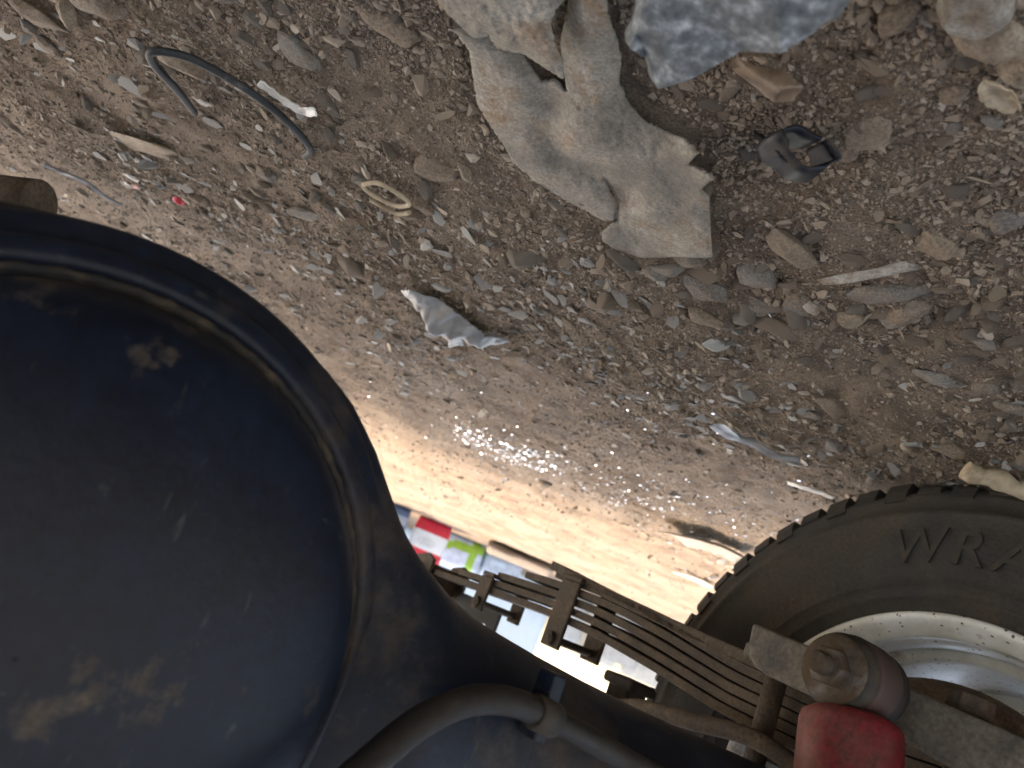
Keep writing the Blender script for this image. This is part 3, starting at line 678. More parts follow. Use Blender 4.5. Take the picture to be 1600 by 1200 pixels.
for t in (-.20, 1.72):
    mb = MB(); mb.box(P(-.77, t + .018, 1.09), P(2.07, t - .018, 1.19)); mb.obj('bed_side', M_body, truck, bevel=.004)
mb = MB(); mb.box(P(2.071, 1.70, 1.09), P(2.10, -.18, 1.19)); mb.obj('tailgate', M_body, truck, bevel=.004)
mb = MB(); mb.box(P(-.80, 1.70, 1.09), P(-.771, -.18, 1.50)); mb.obj('bulkhead', M_body, truck, bevel=.004)
mb = MB(); cab = [(u - .9, v) for u, v in [(-1.52, .55), (-1.52, 1.85), (-1.75, 1.95), (-2.55, 1.93), (-3.02, 1.32), (-3.72, 1.22), (-3.80, .95), (-3.80, .50), (-3.20, .50), (-3.15, .80), (-2.95, .92), (-2.55, .92), (-2.35, .80), (-2.30, .50)]]
mb.prism(cab, -.16, 1.68, lambda u, v, w_: P(u, w_, v)); mb.obj('cab', M_body, truck, bevel=.02)
for t in (-.163, 1.683):
    mb = MB(); mb.prism([(-2.55, 1.32), (-2.60, 1.82), (-3.35, 1.82), (-3.75, 1.32)], t - .002, t + .002, lambda u, v, w_: P(u, w_, v)); mb.obj('side_window', M_glassd, truck)
mb = MB(); mb.add([P(-3.475, 1.60, 1.90), P(-3.475, -.08, 1.90), P(-3.925, -.08, 1.34), P(-3.925, 1.60, 1.34), P(-3.490, 1.60, 1.89), P(-3.490, -.08, 1.89), P(-3.940, -.08, 1.33), P(-3.940, 1.60, 1.33)], [(0, 1, 2, 3), (7, 6, 5, 4), (0, 1, 5, 4), (1, 2, 6, 5), (2, 3, 7, 6), (3, 0, 4, 7)], False); mb.obj('windscreen', M_glassd, truck)
mb = MB(); mb.box(P(-4.80, 1.66, .46), P(-4.71, -.14, .64)); mb.obj('bumper', M_chassis, truck, bevel=.02)
for t in (.06, 1.46):
    mb = MB(); mb.lathe([(.0005, .03), (.06, .025), (.085, .0), (.085, -.02)], lambda a, r, s: P(-4.705 - s, t + r * math.cos(a), .90 + r * math.sin(a)), 28); mb.obj('headlight', M_glassd, truck)
mb = MB(); mb.tube([P(-3.65, .03, .36), P(-3.65, 1.49, .36)], .04, 16); mb.tube([P(-3.65, .5, .44), P(-3.65, .5, .63)], .03, 12); mb.tube([P(-3.65, 1.02, .44), P(-3.65, 1.02, .63)], .03, 12); mb.obj('front_axle', M_chassis, truck)
mb = MB(); mb.tube([P(.20, TD, AX), P(-1.0 + 2.0, TD, .55)], .03, 12); mb.obj('drive_shaft', M_chassis, truck)

# ------------------------------------------------------------------ bark slab
def sheet(name, poly, hf, parent, thick, step=3.4, org=None):
    xs = np.arange(min(p_[0] for p_ in poly) - step, max(p_[0] for p_ in poly) + step * 2, step); ys = np.arange(min(p_[1] for p_ in poly) - step, max(p_[1] for p_ in poly) + step * 2, step)
    XX, YY = np.meshgrid(xs, ys); nX = len(xs)
    ins = in_poly(XX, YY, poly); d, bx, by = dist_poly(XX, YY, poly)
    cxs = (XX[:-1, :-1] + step / 2); cys = (YY[:-1, :-1] + step / 2); cin = in_poly(cxs, cys, poly)
    px_ = np.where(ins, XX, bx); py_ = np.where(ins, YY, by); dd = np.where(ins, d, 0)
    near = ins & (d < step * .45); px_ = np.where(near, bx, px_); py_ = np.where(near, by, py_)
    hh = hf(px_, py_, dd)
    used = {}; vs = []; fs = []
    for j in range(cin.shape[0]):
        for i in range(cin.shape[1]):
            if not cin[j, i]: continue
            q = []
            for (jj, i2) in ((j, i), (j, i + 1), (j + 1, i + 1), (j + 1, i)):
                if (jj, i2) not in used:
                    x_, y_, z_ = px_[jj, i2], py_[jj, i2], hh[jj, i2]
                    b_ = gp(x_, y_, z_); used[(jj, i2)] = len(vs); vs.append((b_.x - org.x, b_.y - org.y, z_ - org.z))
                q.append(used[(jj, i2)])
            fs.append(tuple(q))
    m = MB(); m.add(vs, fs); o = m.obj(name, M_bark, parent)
    # normals up
    if sum(p_.normal.z for p_ in o.data.polygons) < 0: o.data.flip_normals()
    so = o.modifiers.new('thickness', 'SOLIDIFY'); so.thickness = thick; so.offset = -1
    return o
bo = gp(900, 250, 0); bo.z = gh(bo.x, bo.y)
bark = empty('bark_slab', bo)
tag(bark, 'large curled pale slab of weathered bark lying torn and cracked on the dirt', 'bark')
VAL = [(868, 150), (845, 200), (880, 250), (930, 268), (975, 300)]
CRK = [(947, 282), (955, 300), (964, 316), (963, 344)]
def bark_h(x, y, d):
    dome = 1 - np.exp(-(d / 60.0))
    h = 0.003 + 0.0085 * dome
    v, _, _ = dist_poly(x, y, VAL, False); h = h - 0.0085 * np.exp(-(v / 24) ** 2)
    c, _, _ = dist_poly(x, y, CRK, False); h = h - 0.0035 * np.exp(-(c / 3.2) ** 2)
    for (tx, ty_, am, rr) in ((1118, 280, .016, 40), (1090, 240, .010, 38), (1112, 400, .010, 60), (945, 360, .004, 26), (715, 60, .008, 40), (950, 0, .012, 60), (880, 140, .006, 25)):
        h = h + am * np.exp(-((x - tx) ** 2 + (y - ty_) ** 2) / rr ** 2)
    h = h + 0.0011 * vnoise(x / 30, y / 30, 31) + 0.0004 * vnoise(x / 9, y / 9, 32) + 0.0003 * vnoise(x / 4, y / 4, 33)
    w = (x * 0.8 - y * 0.6); h = h + 0.00025 * vnoise(w / 7, (x * .6 + y * .8) / 60, 34)
    return h
sheet('bark_sheet', BARK, bark_h, bark, 0.0026, org=bo)
def flap_h(x, y, d):
    h = 0.016 + 0.006 * (1 - np.exp(-d / 30.0)) + 0.0016 * vnoise(x / 22, y / 22, 41) + 0.0008 * vnoise(x / 8, y / 8, 42) + 0.0006 * vnoise((x * .5 + y * .86) / 60, (x * .86 - y * .5) / 6, 43)
    return h + 0.005 * np.exp(-((x - 870) ** 2 + (y - 60) ** 2) / 50 ** 2)
sheet('bark_flap', FLAP, flap_h, bark, 0.0026, org=bo)

# ------------------------------------------------------------------ single stones
def stone(p0, p1, wid, hgt, colour, label, seed, cuts=9, name='stone', group=None, material=None, sub=3, sink=.5, tilt=(0.18, 0), rough=.04):
    a, b = gp(*p0, z=hgt * .4), gp(*p1, z=hgt * .4)
    c = (a + b) / 2; dv = b - a
    me_ = pebble_mesh(name, seed, sub, cuts, 1.0, rough); me_.materials.append(material or SM[colour])
    # normalise to a unit half box
    co_ = np.empty(len(me_.vertices) * 3, np.float32); me_.vertices.foreach_get('co', co_); co_ = co_.reshape(-1, 3)
    lo, hi = co_.min(0), co_.max(0); co_ = (co_ - (lo + hi) / 2) / ((hi - lo) / 2)
    co_ *= np.array([dv.length / 2, wid / 2, hgt / 2], np.float32)
    me_.vertices.foreach_set('co', co_.ravel()); me_.update()
    o = bpy.data.objects.new(name, me_); COL.objects.link(o)
    o.location = (c.x, c.y, gh(c.x, c.y) + hgt * (.5 - sink)); o.rotation_euler = (tilt[0], tilt[1], math.atan2(dv.y, dv.x))
    tag(o, label, 'stone', group)
    return o
S = stone
S((236, 92), (318, 122), .026, .022, 'tan', 'rounded two-tone stone with the black cable looped over it', 11, 5)
S((172, 222), (292, 252), .050, .012, 'tan', 'flat pale tan stone below the looped black cable', 12, 6)
S((545, 40), (640, 92), .024, .014, 'brown', 'long flat brown stone near the top edge between cable and bark', 13)
S((418, 72), (492, 130), .026, .016, 'grey', 'brown-grey stone lying just above the white plastic clip', 14)
S((300, -6), (356, 30), .02, .014, 'grey', 'grey stone cut by the top edge above the cable', 15)
S((98, 2), (205, 44), .045, .020, 'grey', 'broad grey flat slab in the top left corner', 16, 6)
S((8, -4), (104, 62), .032, .016, 'brown', 'long brown flat stone in the extreme top left corner', 17, 6)
S((92, 8), (106, 52), .010, .022, 'tan', 'narrow upright tan chip between two slabs, top left', 18)
S((28, 34), (58, 56), .02, .013, 'dark grey', 'small dark stone left of the brown flat stone', 19)
S((46, 66), (92, 92), .022, .015, 'dark grey', 'dark greenish stone below the top left slabs', 20)
S((640, 262), (716, 282), .026, .016, 'brown', 'dark brown stone left of the bark with a pale edge', 21)
S((712, 258), (740, 286), .012, .012, 'tan', 'small tan chip leaning on the dark brown stone left of the bark', 22)
S((1196, 378), (1262, 436), .030, .024, 'tan', 'tan brown stone with bright lower edge below the plastic cap', 24, 7)
S((1282, 458), (1446, 430), .022, .010, 'pale', 'long pale grey slate splinter in the middle of the gravel, right', 25, 6)
S((1316, 482), (1452, 466), .026, .013, 'grey', 'grey slate piece just below the pale slate splinter', 26, 6)
S((1358, 516), (1452, 496), .028, .020, 'grey', 'brown grey stone with ragged edge under the slate pieces', 27)
S((1058, 440), (1128, 484), .030, .020, 'dark grey', 'dark angular stone below the end of the bark', 28)
S((1146, 436), (1208, 472), .034, .022, 'grey', 'rounded grey stone right of the dark angular one', 29, 5)
S((1158, 488), (1220, 504), .024, .014, 'dark grey', 'dark flat stone below the rounded grey one', 30)
S((1222, 476), (1280, 502), .026, .018, 'dark grey', 'dark pointed stone with a pale pebble on its tip', 31)
S((1260, 474), (1280, 490), .012, .010, 'pale', 'tiny pale pebble perched by the dark pointed stone', 32, sink=.05)
S((1040, 408), (1106, 424), .022, .016, 'grey', 'grey stone tucked under the broken end of the bark', 33)
S((1292, 494), (1350, 512), .022, .016, 'tan', 'small tan grey stone left of the ragged stone', 34)
S((1000, 420), (1038, 440), .022, .014, 'grey', 'grey chip just below the left corner of the bark end', 35)
S((1072, 486), (1130, 512), .024, .014, 'brown', 'brown flat stone under the dark angular stone', 36)
S((1420, 596), (1506, 620), .026, .014, 'grey', 'greenish grey slab above the tyre', 37, 6)
S((1276, 630), (1312, 662), .024, .020, 'brown', 'dark brown block standing at the edge of the light', 38, 7)
S((1246, 650), (1282, 662), .022, .012, 'dark grey', 'dark stone beside the brown block at the edge of the light', 39)
S((1450, 708), (1504, 726), .024, .022, 'grey', 'smooth grey pebble beside the wooden stick', 40, 4, rough=.03)
S((1444, 20), (1592, 34), .034, .030, 'pale', 'big pale rock at the top right edge', 41, 6)
S((1478, 66), (1606, 112), .028, .026, 'tan', 'tan rock below the big pale rock at the right edge', 42, 7)
S((1588, 96), (1650, 150), .03, .02, 'tan', 'tan stone cut by the right edge', 43)
S((1318, 214), (1396, 236), .034, .014, 'tan', 'flat tan clod right of the plastic cap', 44, 10, sink=.66)
S((1426, 388), (1484, 412), .024, .018, 'tan', 'tan stone right of the pale slate splinter', 45, 7)
S((1466, 158), (1502, 180), .014, .012, 'tan', 'small tan stone between plastic cap and right edge', 46)
S((1368, 36), (1428, 58), .022, .018, 'brown', 'brown stone between the blue-grey rock and the pale rock', 47)
S((1078, 114), (1100, 132), .010, .010, 'dark grey', 'small black chip beside the brown chert flake', 48)
S((1298, 250), (1334, 264), .014, .008, 'grey', 'small flat blue grey chip below the plastic cap', 49)
S((1536, 370), (1600, 372), .022, .014, 'grey', 'grey stone at the right edge below the cap', 50)
S((1228, 682), (1258, 694), .02, .016, 'brown', 'brown pebble in the half light beside the white strip', 51, 4)
S((1288, 696), (1314, 712), .018, .014, 'dark grey', 'dark pebble in the half light left of the smooth grey pebble', 52, 4)
S((284, 318), (320, 336), .024, .020, 'brown', 'brown pebble touching the red plastic scrap', 53, 4)
S((395, 268), (430, 290), .022, .014, 'dark grey', 'dark stone between cable end and red scrap', 54)
S((640, 318), (672, 342), .02, .018, 'brown', 'dark stone beside the pale loop of string', 55)
S((440, 330), (500, 346), .026, .014, 'grey', 'grey stone in the gravel above the differential', 56)
S((1510, 612), (1560, 622), .02, .014, 'dark grey', 'dark stone right of the greenish slab', 57)
S((1555, 640), (1602, 660), .024, .014, 'grey', 'grey stone at the right edge above the stick', 58)

# blue-grey rock close to the lens
R0 = [(996, 8), (990, 24), (1010, 62), (1036, 103), (1090, 88), (1180, 48), (1262, 22), (1330, -8), (1380, -90), (1250, -170), (1060, -120), (1008, -40)]
rc = gp(1150, -30, .05); rc.z = gh(rc.x, rc.y)
bm = bmesh.new(); lay = []
for (zz, f_, sh) in ((.070, .86, 0), (.064, .965, 0), (.053, 1.0, 0), (.044, .97, 1), (.012, .88, 1), (-.004, .80, 1)):
    ringv = []
    for i, (x_, y_) in enumerate(R0):
        q = gp(x_, y_, .053); q2 = Vector((rc.x + (q.x - rc.x) * f_, rc.y + (q.y - rc.y) * f_, zz + .004 * math.sin(i * 2.3 + zz * 90)))
        ringv.append(bm.verts.new(q2 - Vector((rc.x, rc.y, rc.z))))
    lay.append(ringv)
for a_, b_ in zip(lay[:-1], lay[1:]):
    for i in range(len(R0)): bm.faces.new((a_[i], a_[(i + 1) % len(R0)], b_[(i + 1) % len(R0)], b_[i]))
bm.faces.new(lay[0]); bm.faces.new(lay[-1][::-1])
bmesh.ops.triangulate(bm, faces=[f for f in bm.faces if len(f.verts) > 4])
bmesh.ops.subdivide_edges(bm, edges=bm.edges[:], cuts=3, use_grid_fill=True)
bm.normal_update()
for v in bm.verts: v.co += v.normal * (0.0022 * mnoise.noise(v.co * 70) + 0.0012 * mnoise.noise(v.co * 190))
bmesh.ops.recalc_face_normals(bm, faces=bm.faces[:])
me_ = bpy.data.meshes.new('rock'); bm.to_mesh(me_); bm.free(); me_.materials.append(M_bluerock); me_.materials.append(SM['tan'])
for p_ in me_.polygons: p_.material_index = 1 if p_.center.z + .0045 * mnoise.noise(p_.center * 60) < .047 - rc.z else 0

me_.polygons.foreach_set('use_smooth', [True] * len(me_.polygons)); me_.set_sharp_from_angle(angle=math.radians(32))
rock = bpy.data.objects.new('rock', me_); COL.objects.link(rock); rock.location = rc
tag(rock, 'big angular blue-grey rock cut off by the top edge', 'rock')

S((1140, 112), (1242, 172), .020, .016, 'brown', 'glossy brown chert flake leaning against the black plastic cap', 23, 12, name='chert_flake', material=M_chert, tilt=(.5, 0))

# many more loose stones, in view and over about ten pixels
cnt = 0; tries = 0
stone_pool = {}
def pooled(k):
    if k not in stone_pool: stone_pool[k] = [pebble_mesh('stone', 300 + 17 * k + q, 2, 9, (.45, .75)[k % 2], .06) for q in range(4)]
    return stone_pool[k]
names = ['grey', 'dark grey', 'brown', 'tan', 'pale']
taken = []
matcopies = {}
while cnt < 235 and tries < 20000:
    tries += 1
    x_, y_ = random.uniform(-10, 1610), random.uniform(-10, 800)
    if y_ > 860 - 0.0 and x_ < 600: continue
    hz = 900 + 0.41 * (x_ - 700)
    if y_ > hz - 190: continue
    # more stones in the rubble belt below the bark and in the left field
    belt = math.exp(-((y_ - (470 + .22 * (x_ - 1200))) / 70) ** 2) * (1 if x_ > 950 else .25)
    left = .55 if x_ < 620 else .18
    if random.random() > min(1, belt + left): continue
    if x_ < 620 and y_ > 330 + max(0, x_ - 200) * .55: continue
    if bool(in_poly(np.array([x_]), np.array([y_]), BARK)[0]) or bool(in_poly(np.array([x_]), np.array([y_]), R0)[0]): continue
    g_ = gp(x_, y_, 0)
    if g_.y > 2.6 or (abs(g_.x + .61) < .12 and abs(g_.y - .77) < .2): continue
    r_ = math.exp(random.gauss(math.log(.0088), .33)) * (1.5 if belt > .4 else 1) * (1 + .25 * max(0, g_.y - .6))
    if g_.y < .5: r_ = min(r_, .009)
    if any((g_.x - q[0]) ** 2 + (g_.y - q[1]) ** 2 < (.62 * (r_ + q[2])) ** 2 for q in taken): continue
    taken.append((g_.x, g_.y, r_))
    k = random.randrange(2); ci_ = random.choices(range(5), (4, 4, 6, 3, .6))[0]; cn = names[ci_]
    key = (k, random.randrange(4), cn)
    if key not in matcopies:
        mm = pooled(k)[key[1]].copy(); mm.name = 'stone'; mm.materials.clear(); mm.materials.append(SM[cn]); matcopies[key] = mm
    o = bpy.data.objects.new('stone', matcopies[key]); COL.objects.link(o)
    o.location = (g_.x, g_.y, gh(g_.x, g_.y) + r_ * (.06 if k else .02)); o.scale = (r_ * random.uniform(1, 1.5), r_ * random.uniform(.75, 1), r_ * random.uniform(.7, 1))
    o.rotation_euler = (Matrix.Rotation(random.gauss(.24, .2), 3, 'X') @ Matrix.Rotation(random.gauss(0, .2), 3, 'Y') @ Matrix.Rotation(random.uniform(0, 6.28), 3, 'Z')).to_euler()
    if x_ < 330: zn = 'in the gravel around the black cable' if y_ < 240 else 'above the differential'
    elif x_ < 720: zn = 'between cable and bark' if y_ < 330 else 'around the crumpled plastic sheet'
    elif x_ < 1150: zn = 'in the rubble under the bark' if y_ > 240 else 'beside the bark'
    else: zn = 'near the black bottle top' if y_ < 330 else ('among the slate pieces' if y_ < 560 else 'in front of the tyre')
    tag(o, 'small %s %s stone %s' % ('chunky' if k else 'flat', cn, zn), 'stone', 'small %s %s stones %s' % ('chunky' if k else 'flat', cn, zn))
    cnt += 1

# ------------------------------------------------------------------ litter
def on_ground(pts, z):
    out = []
    for x_, y_ in pts:
        q = gp(x_, y_, z); out.append(Vector((q.x, q.y, max(z, 0) + gh(q.x, q.y))))
    return out
def tube_thing(name, pts, r, m_, label, cat, seg=10):
    o0 = Vector((pts[0].x, pts[0].y, 0)); b = MB(); b.tube([p_ - o0 for p_ in smooth_path(pts)], r, seg); o = b.obj(name, m_, None, loc=o0); return tag(o, label, cat)
zs = [.010, .028, .034, .034, .030, .026, .020, .016, .012, .009, .007, .008]
pts = []
for (x_, y_), z_ in zip([(304, 176), (276, 140), (240, 100), (236, 82), (262, 82), (300, 92), (350, 118), (400, 150), (440, 182), (470, 212), (485, 234), (476, 244)], zs):
    q = gp(x_, y_, z_); pts.append(q)
tube_thing('cable', pts, .0031, M_cable, 'stiff black cable looped over a rounded stone', 'cable')
# white plastic clip: a small trough
def strip(name, pts_px, z, w, thick, m_, label, cat, curl=0.0, up=.3):
    pts_ = [gp(x_, y_, z) for x_, y_ in pts_px]; pts_ = [Vector((q.x, q.y, z + gh(q.x, q.y))) for q in pts_]; sp_ = smooth_path(pts_, 5); o0 = Vector((pts_[0].x, pts_[0].y, 0)); b = MB(); vs = []; K_ = 5
    for i, q in enumerate(sp_):
        t = (sp_[min(i + 1, len(sp_) - 1)] - sp_[max(i - 1, 0)]).normalized(); sd_ = t.cross(Vector((0, 0, 1))).normalized()
        ww = w if not callable(w) else w(i / (len(sp_) - 1))
        for k in range(K_ + 1):
            u = k / K_ * 2 - 1; vs.append(q - o0 + sd_ * (u * ww / 2) + Vector((0, 0, curl * u * u + .0006 * math.sin(i * 1.7 + k))))
    fs = [(i * (K_ + 1) + k, i * (K_ + 1) + k + 1, (i + 1) * (K_ + 1) + k + 1, (i + 1) * (K_ + 1) + k) for i in range(len(sp_) - 1) for k in range(K_)]
    b.add(vs, fs); o = b.obj(name, m_, None, loc=o0); so = o.modifiers.new('thickness', 'SOLIDIFY'); so.thickness = thick
    return tag(o, label, cat)
strip('plastic_clip', [(402, 134), (420, 146), (450, 160), (474, 172), (492, 168)], .010, .010, .0014, M_whiteplastic, 'small white plastic clip with a turned-up end near the cable', 'plastic clip', .003)
strip('plastic_strip', [(70, 252), (95, 268), (130, 292), (160, 312), (186, 328)], .012, lambda u: .010 * math.sin(math.pi * min(1, u + .12)) + .003, .0006, M_sheet, 'twisted strip of clear plastic film above the differential', 'plastic strip', .004)
strip('plastic_strip', [(1228, 758), (1252, 764), (1280, 774), (1304, 784)], .012, .016, .0008, M_whiteplastic, 'white plastic strip on the light ground next to the tyre', 'plastic strip', .003)
strip('plastic_strip', [(1130, 655), (1150, 672), (1180, 690), (1215, 706), (1250, 715)], .010, lambda u: .03 * (1 - .6 * u), .0008, M_sheet, 'long pale crumpled plastic strip in the half light above the tyre', 'plastic strip', .006)
strip('leaf_flake', [(1538, 130), (1552, 150), (1566, 166), (1588, 182)], .012, lambda u: .012 * math.sin(math.pi * (.08 + .84 * u)) + .001, .0008, M_stick, 'pale dry leaf flake at the right edge', 'dry leaf', .003)
strip('cardboard_scrap', [(1052, 832), (1090, 838), (1130, 850), (1162, 862)], .014, .09, .003, simple('grey_card', (.20, .165, .13)), 'flat grey-brown scrap of cardboard left of the tyre', 'cardboard', .01)
strip('paper_scrap', [(1060, 896), (1085, 908), (1108, 918)], .014, .06, .001, simple('white_paper', (.75, .72, .66)), 'thin white paper scrap on the sunlit ground left of the tyre', 'paper')
# crumpled plastic sheet
def crumpled(name, poly, amp, m_, label, cat, seed, z0=.01, seam=.0012, f_=26., parent=None):
    xs = np.arange(min(p_[0] for p_ in poly) - 3, max(p_[0] for p_ in poly) + 6, 1.5); ys = np.arange(min(p_[1] for p_ in poly) - 3, max(p_[1] for p_ in poly) + 6, 1.5)
    XX, YY = np.meshgrid(xs, ys); ins = in_poly(XX, YY, poly); d, bx, by = dist_poly(XX, YY, poly); cin = in_poly(XX[:-1, :-1] + .75, YY[:-1, :-1] + .75, poly)
    px_ = np.where(ins, XX, bx); py_ = np.where(ins, YY, by); vs = []; fs = []; used = {}
    c0 = gp(np.mean([p_[0] for p_ in poly]), np.mean([p_[1] for p_ in poly]), z0); c0.z = 0
    u_ = px_ * .9 + py_ * .44; w_ = py_ * .9 - px_ * .44
    hh = z0 + amp * (1 - np.exp(-np.where(ins, d, 0) / 14)) * (1.0 + .8 * vnoise(u_ / f_, w_ / 9, seed)) + amp * .25 * np.abs(vnoise(u_ / 14, w_ / 5, seed + 1)) * (1 - np.exp(-np.where(ins, d, 0) / 8))
    for j in range(cin.shape[0]):
        for i in range(cin.shape[1]):
            if not cin[j, i]: continue
            q = []
            for jj, i2 in ((j, i), (j, i + 1), (j + 1, i + 1), (j + 1, i)):
                if (jj, i2) not in used:
                    b_ = gp(px_[jj, i2], py_[jj, i2], z0); used[(jj, i2)] = len(vs); vs.append((b_.x - c0.x, b_.y - c0.y, hh[jj, i2] + gh(b_.x, b_.y)))
                q.append(used[(jj, i2)])
            fs.append(tuple(q))
    b = MB(); b.add(vs, fs); o = b.obj(name, m_, None, loc=c0); so = o.modifiers.new('thickness', 'SOLIDIFY'); so.thickness = seam
    return tag(o, label, cat)
crumpled('plastic_sheet', [(624, 456), (640, 452), (668, 466), (700, 484), (735, 508), (762, 528), (792, 546), (770, 545), (735, 534), (712, 528), (722, 548), (700, 545), (692, 528), (672, 508), (650, 482)], .022, M_sheet, 'crumpled grey-blue plastic sheet lying alone mid-ground', 'plastic sheet', 51)
# loop of string
pts = [gp(x_, y_, .010) for x_, y_ in [(568, 288), (590, 286), (618, 300), (640, 318), (622, 322), (596, 312), (574, 298), (566, 288)]]
tube_thing('string_loop', pts, .0022, M_stick, 'pale oval loop of string left of the bark', 'string', 8)
pts = [gp(x_, y_, .008) for x_, y_ in [(578, 312), (600, 324), (622, 334), (640, 332)]]
tube_thing('twig', pts, .0022, M_stick, 'short pale twig below the string loop', 'twig', 8)
# red scrap
S((262, 322), (282, 334), .014, .012, 'brown', 'tiny bright red plastic scrap beside a brown pebble', 61, 6, name='plastic_scrap', material=M_redbit)['category'] = 'plastic scrap'
S((192, 296), (218, 302), .018, .006, 'brown', 'faded flat pink-red plastic scrap left of the bright red one', 62, 6, name='plastic_scrap', material=simple('faded_red', (.42, .16, .14)))['category'] = 'plastic scrap'
# wooden stick
a_, b_ = gp(1508, 734, .014), gp(1640, 778, .014)
pts = [a_.lerp(b_, k / 10) + Vector((0, 0, .002 * math.sin(k * 1.3))) for k in range(11)]; o0 = Vector((a_.x, a_.y, 0))
mb = MB(); mb.tube([p_ - o0 for p_ in pts], [.0095 + .0016 * math.sin(k * 1.9) + .0008 * math.sin(k * 5) for k in range(11)], 14); st = mb.obj('wooden_stick', M_stick, None, loc=o0); tag(st, 'broken pale wooden stick lying beside the tyre', 'stick')
# torn black plastic cap: an open crushed ring with a bent tongue
cc = gp(1278, 196, .0); cc.z = gh(cc.x, cc.y)
capo = empty('crushed_bottle_top', cc, 0)
capo.rotation_euler = (-1.95, 0, -.15); capo.location.z += .019
tag(capo, 'torn glossy black plastic cap standing open on the dirt', 'plastic cap')
mb = MB(); vs = []; nA = 40; H = [0, .35, .7, .93, 1.0]
for k in range(nA + 1):
    a = math.radians(-250 + 352 * k / nA)
    rx, ry = .0168, .0088
    for h in H:
        bulge = 1 + .06 * math.sin(h * 3) + .13 * math.sin(a * 3 + h * 2) + .05 * math.sin(a * 7 + 1)
        vs.append((rx * math.cos(a) * bulge, ry * math.sin(a) * bulge - .004 * h, .0005 + .023 * h * (1 + .10 * math.cos(a))))
nh = len(H); fs = [(k * nh + i, (k + 1) * nh + i, (k + 1) * nh + i + 1, k * nh + i + 1) for k in range(nA) for i in range(nh - 1)]
mb.add(vs, fs); o = mb.obj('cap_wall', M_blackplastic, capo); so = o.modifiers.new('thickness', 'SOLIDIFY'); so.thickness = .0012
mb = MB(); vs = []
for i in range(9):
    u = i / 8
    for k in range(5):
        v = k / 4 - .5; vs.append((.007 + .013 * u + v * (.012 - .007 * u), -.0105 + .013 * u + .003 * (2 * v) ** 2, .008 + .026 * u))
fs = [(i * 5 + k, i * 5 + k + 1, (i + 1) * 5 + k + 1, (i + 1) * 5 + k) for i in range(8) for k in range(4)]
mb.add(vs, fs); o = mb.obj('torn_tongue', M_blackplastic, capo); so = o.modifiers.new('thickness', 'SOLIDIFY'); so.thickness = .0012

# shiny flakes added to make the sky glints, mostly along the bright streak
M_glint = simple('glint_flake', (.85, .86, .88), .16, 0.9, .03)
fl = MB(); nfl = 0
for _ in range(950):
    c_ = random.random()
    if c_ < .48:
        t = random.uniform(.14, .52); x_ = 650 + 420 * t + random.gauss(0, 10); y_ = 655 + 150 * t + random.gauss(0, 8)
    elif c_ < .93:
        t = random.gauss(.68, .42); x_ = 650 + 420 * t + random.gauss(0, 18); y_ = 655 + 150 * t + random.gauss(0, 12 + 9 * abs(t))
    else:
        x_, y_ = random.uniform(560, 1330), random.uniform(600, 900)
    if y_ > 900 + .41 * (x_ - 700) - 70 or y_ < 590: continue
    g_ = gp(x_, y_, 0)
    if g_.y > 4.5: continue
    s_ = random.uniform(.0007, .0023) * (.6 + .5 * g_.y); n_v = Vector((random.gauss(0, .20), random.gauss(-.02, .20), 1)).normalized(); a = n_v.orthogonal().normalized(); b = n_v.cross(a); rot = random.uniform(0, 6.28)
    base = Vector((g_.x, g_.y, gh(g_.x, g_.y) + s_ * .9 + .002)); m_ = 5
    ring_ = [base + (a * math.cos(rot + 2 * math.pi * k / m_) * 1.3 + b * math.sin(rot + 2 * math.pi * k / m_) * .8) * s_ * random.uniform(.7, 1.2) for k in range(m_)]
    lowr = [p_ - n_v * s_ * .3 for p_ in ring_]
    fl.add(ring_ + lowr, [tuple(range(m_)), tuple(range(2 * m_ - 1, m_ - 1, -1))] + [(k, (k + 1) % m_, m_ + (k + 1) % m_, m_ + k) for k in range(m_)], False); nfl += 1
fo = fl.obj('glint_flakes', M_glint); tag(fo, 'shiny flakes added for the glints on the light dirt', None, kind='stuff')

# ------------------------------------------------------------------ things beyond the truck, out in the sun
def at_d(x_, y_, Yd):
    r = ray(x_, y_); return Vector((r.x * Yd, Yd, CAM_H + r.z * Yd))
def pillow(name, w, d, h, mats, parent, loc, rz, seed, split=None):
    bm = bmesh.new(); bmesh.ops.create_cube(bm, size=1); bmesh.ops.subdivide_edges(bm, edges=bm.edges[:], cuts=11, use_grid_fill=True)
    for v in bm.verts:
        p_ = v.co.copy(); k = 1 - .42 * (2 * abs(p_.z)) ** 3
        p_.y *= k; p_.x *= 1 - .05 * (2 * abs(p_.z)) ** 4
        n3 = mnoise.noise(Vector((p_.x * 3, p_.y * 3, p_.z * 4)) + Vector((seed, 0, 0))) * .06
        v.co = Vector((p_.x * w * (1 + n3), p_.y * d * (1 + 2 * n3), (p_.z + .5) * h))
    me_ = bpy.data.meshes.new(name); bm.to_mesh(me_); bm.free()
    for m_ in mats: me_.materials.append(m_)
    for p_ in me_.polygons:
        p_.use_smooth = True
        if split: p_.material_index = split(p_.center.x / w, p_.center.z / h)
    o = bpy.data.objects.new(name, me_); COL.objects.link(o); o.location = loc; o.rotation_euler = (0, 0, rz)
    return o
g0 = gp(682, 816, 0)
M_pr, M_pw = simple('print_red', (.50, .02, .04), .4), simple('print_white', (.58, .60, .62), .4, 0, .03)
bag = pillow('packet', .24, .12, .35, [M_pr, M_pw], None, (g0.x, g0.y, gh(g0.x, g0.y)), .03, 3, lambda u, v: 0 if v < .25 or v > .62 else 1)
tag(bag, 'upright packet striped red and white with a grey oval print', 'packet', 'goods laid out beyond the truck')
M_grey = simple('print_grey', (.45, .47, .48), .5)
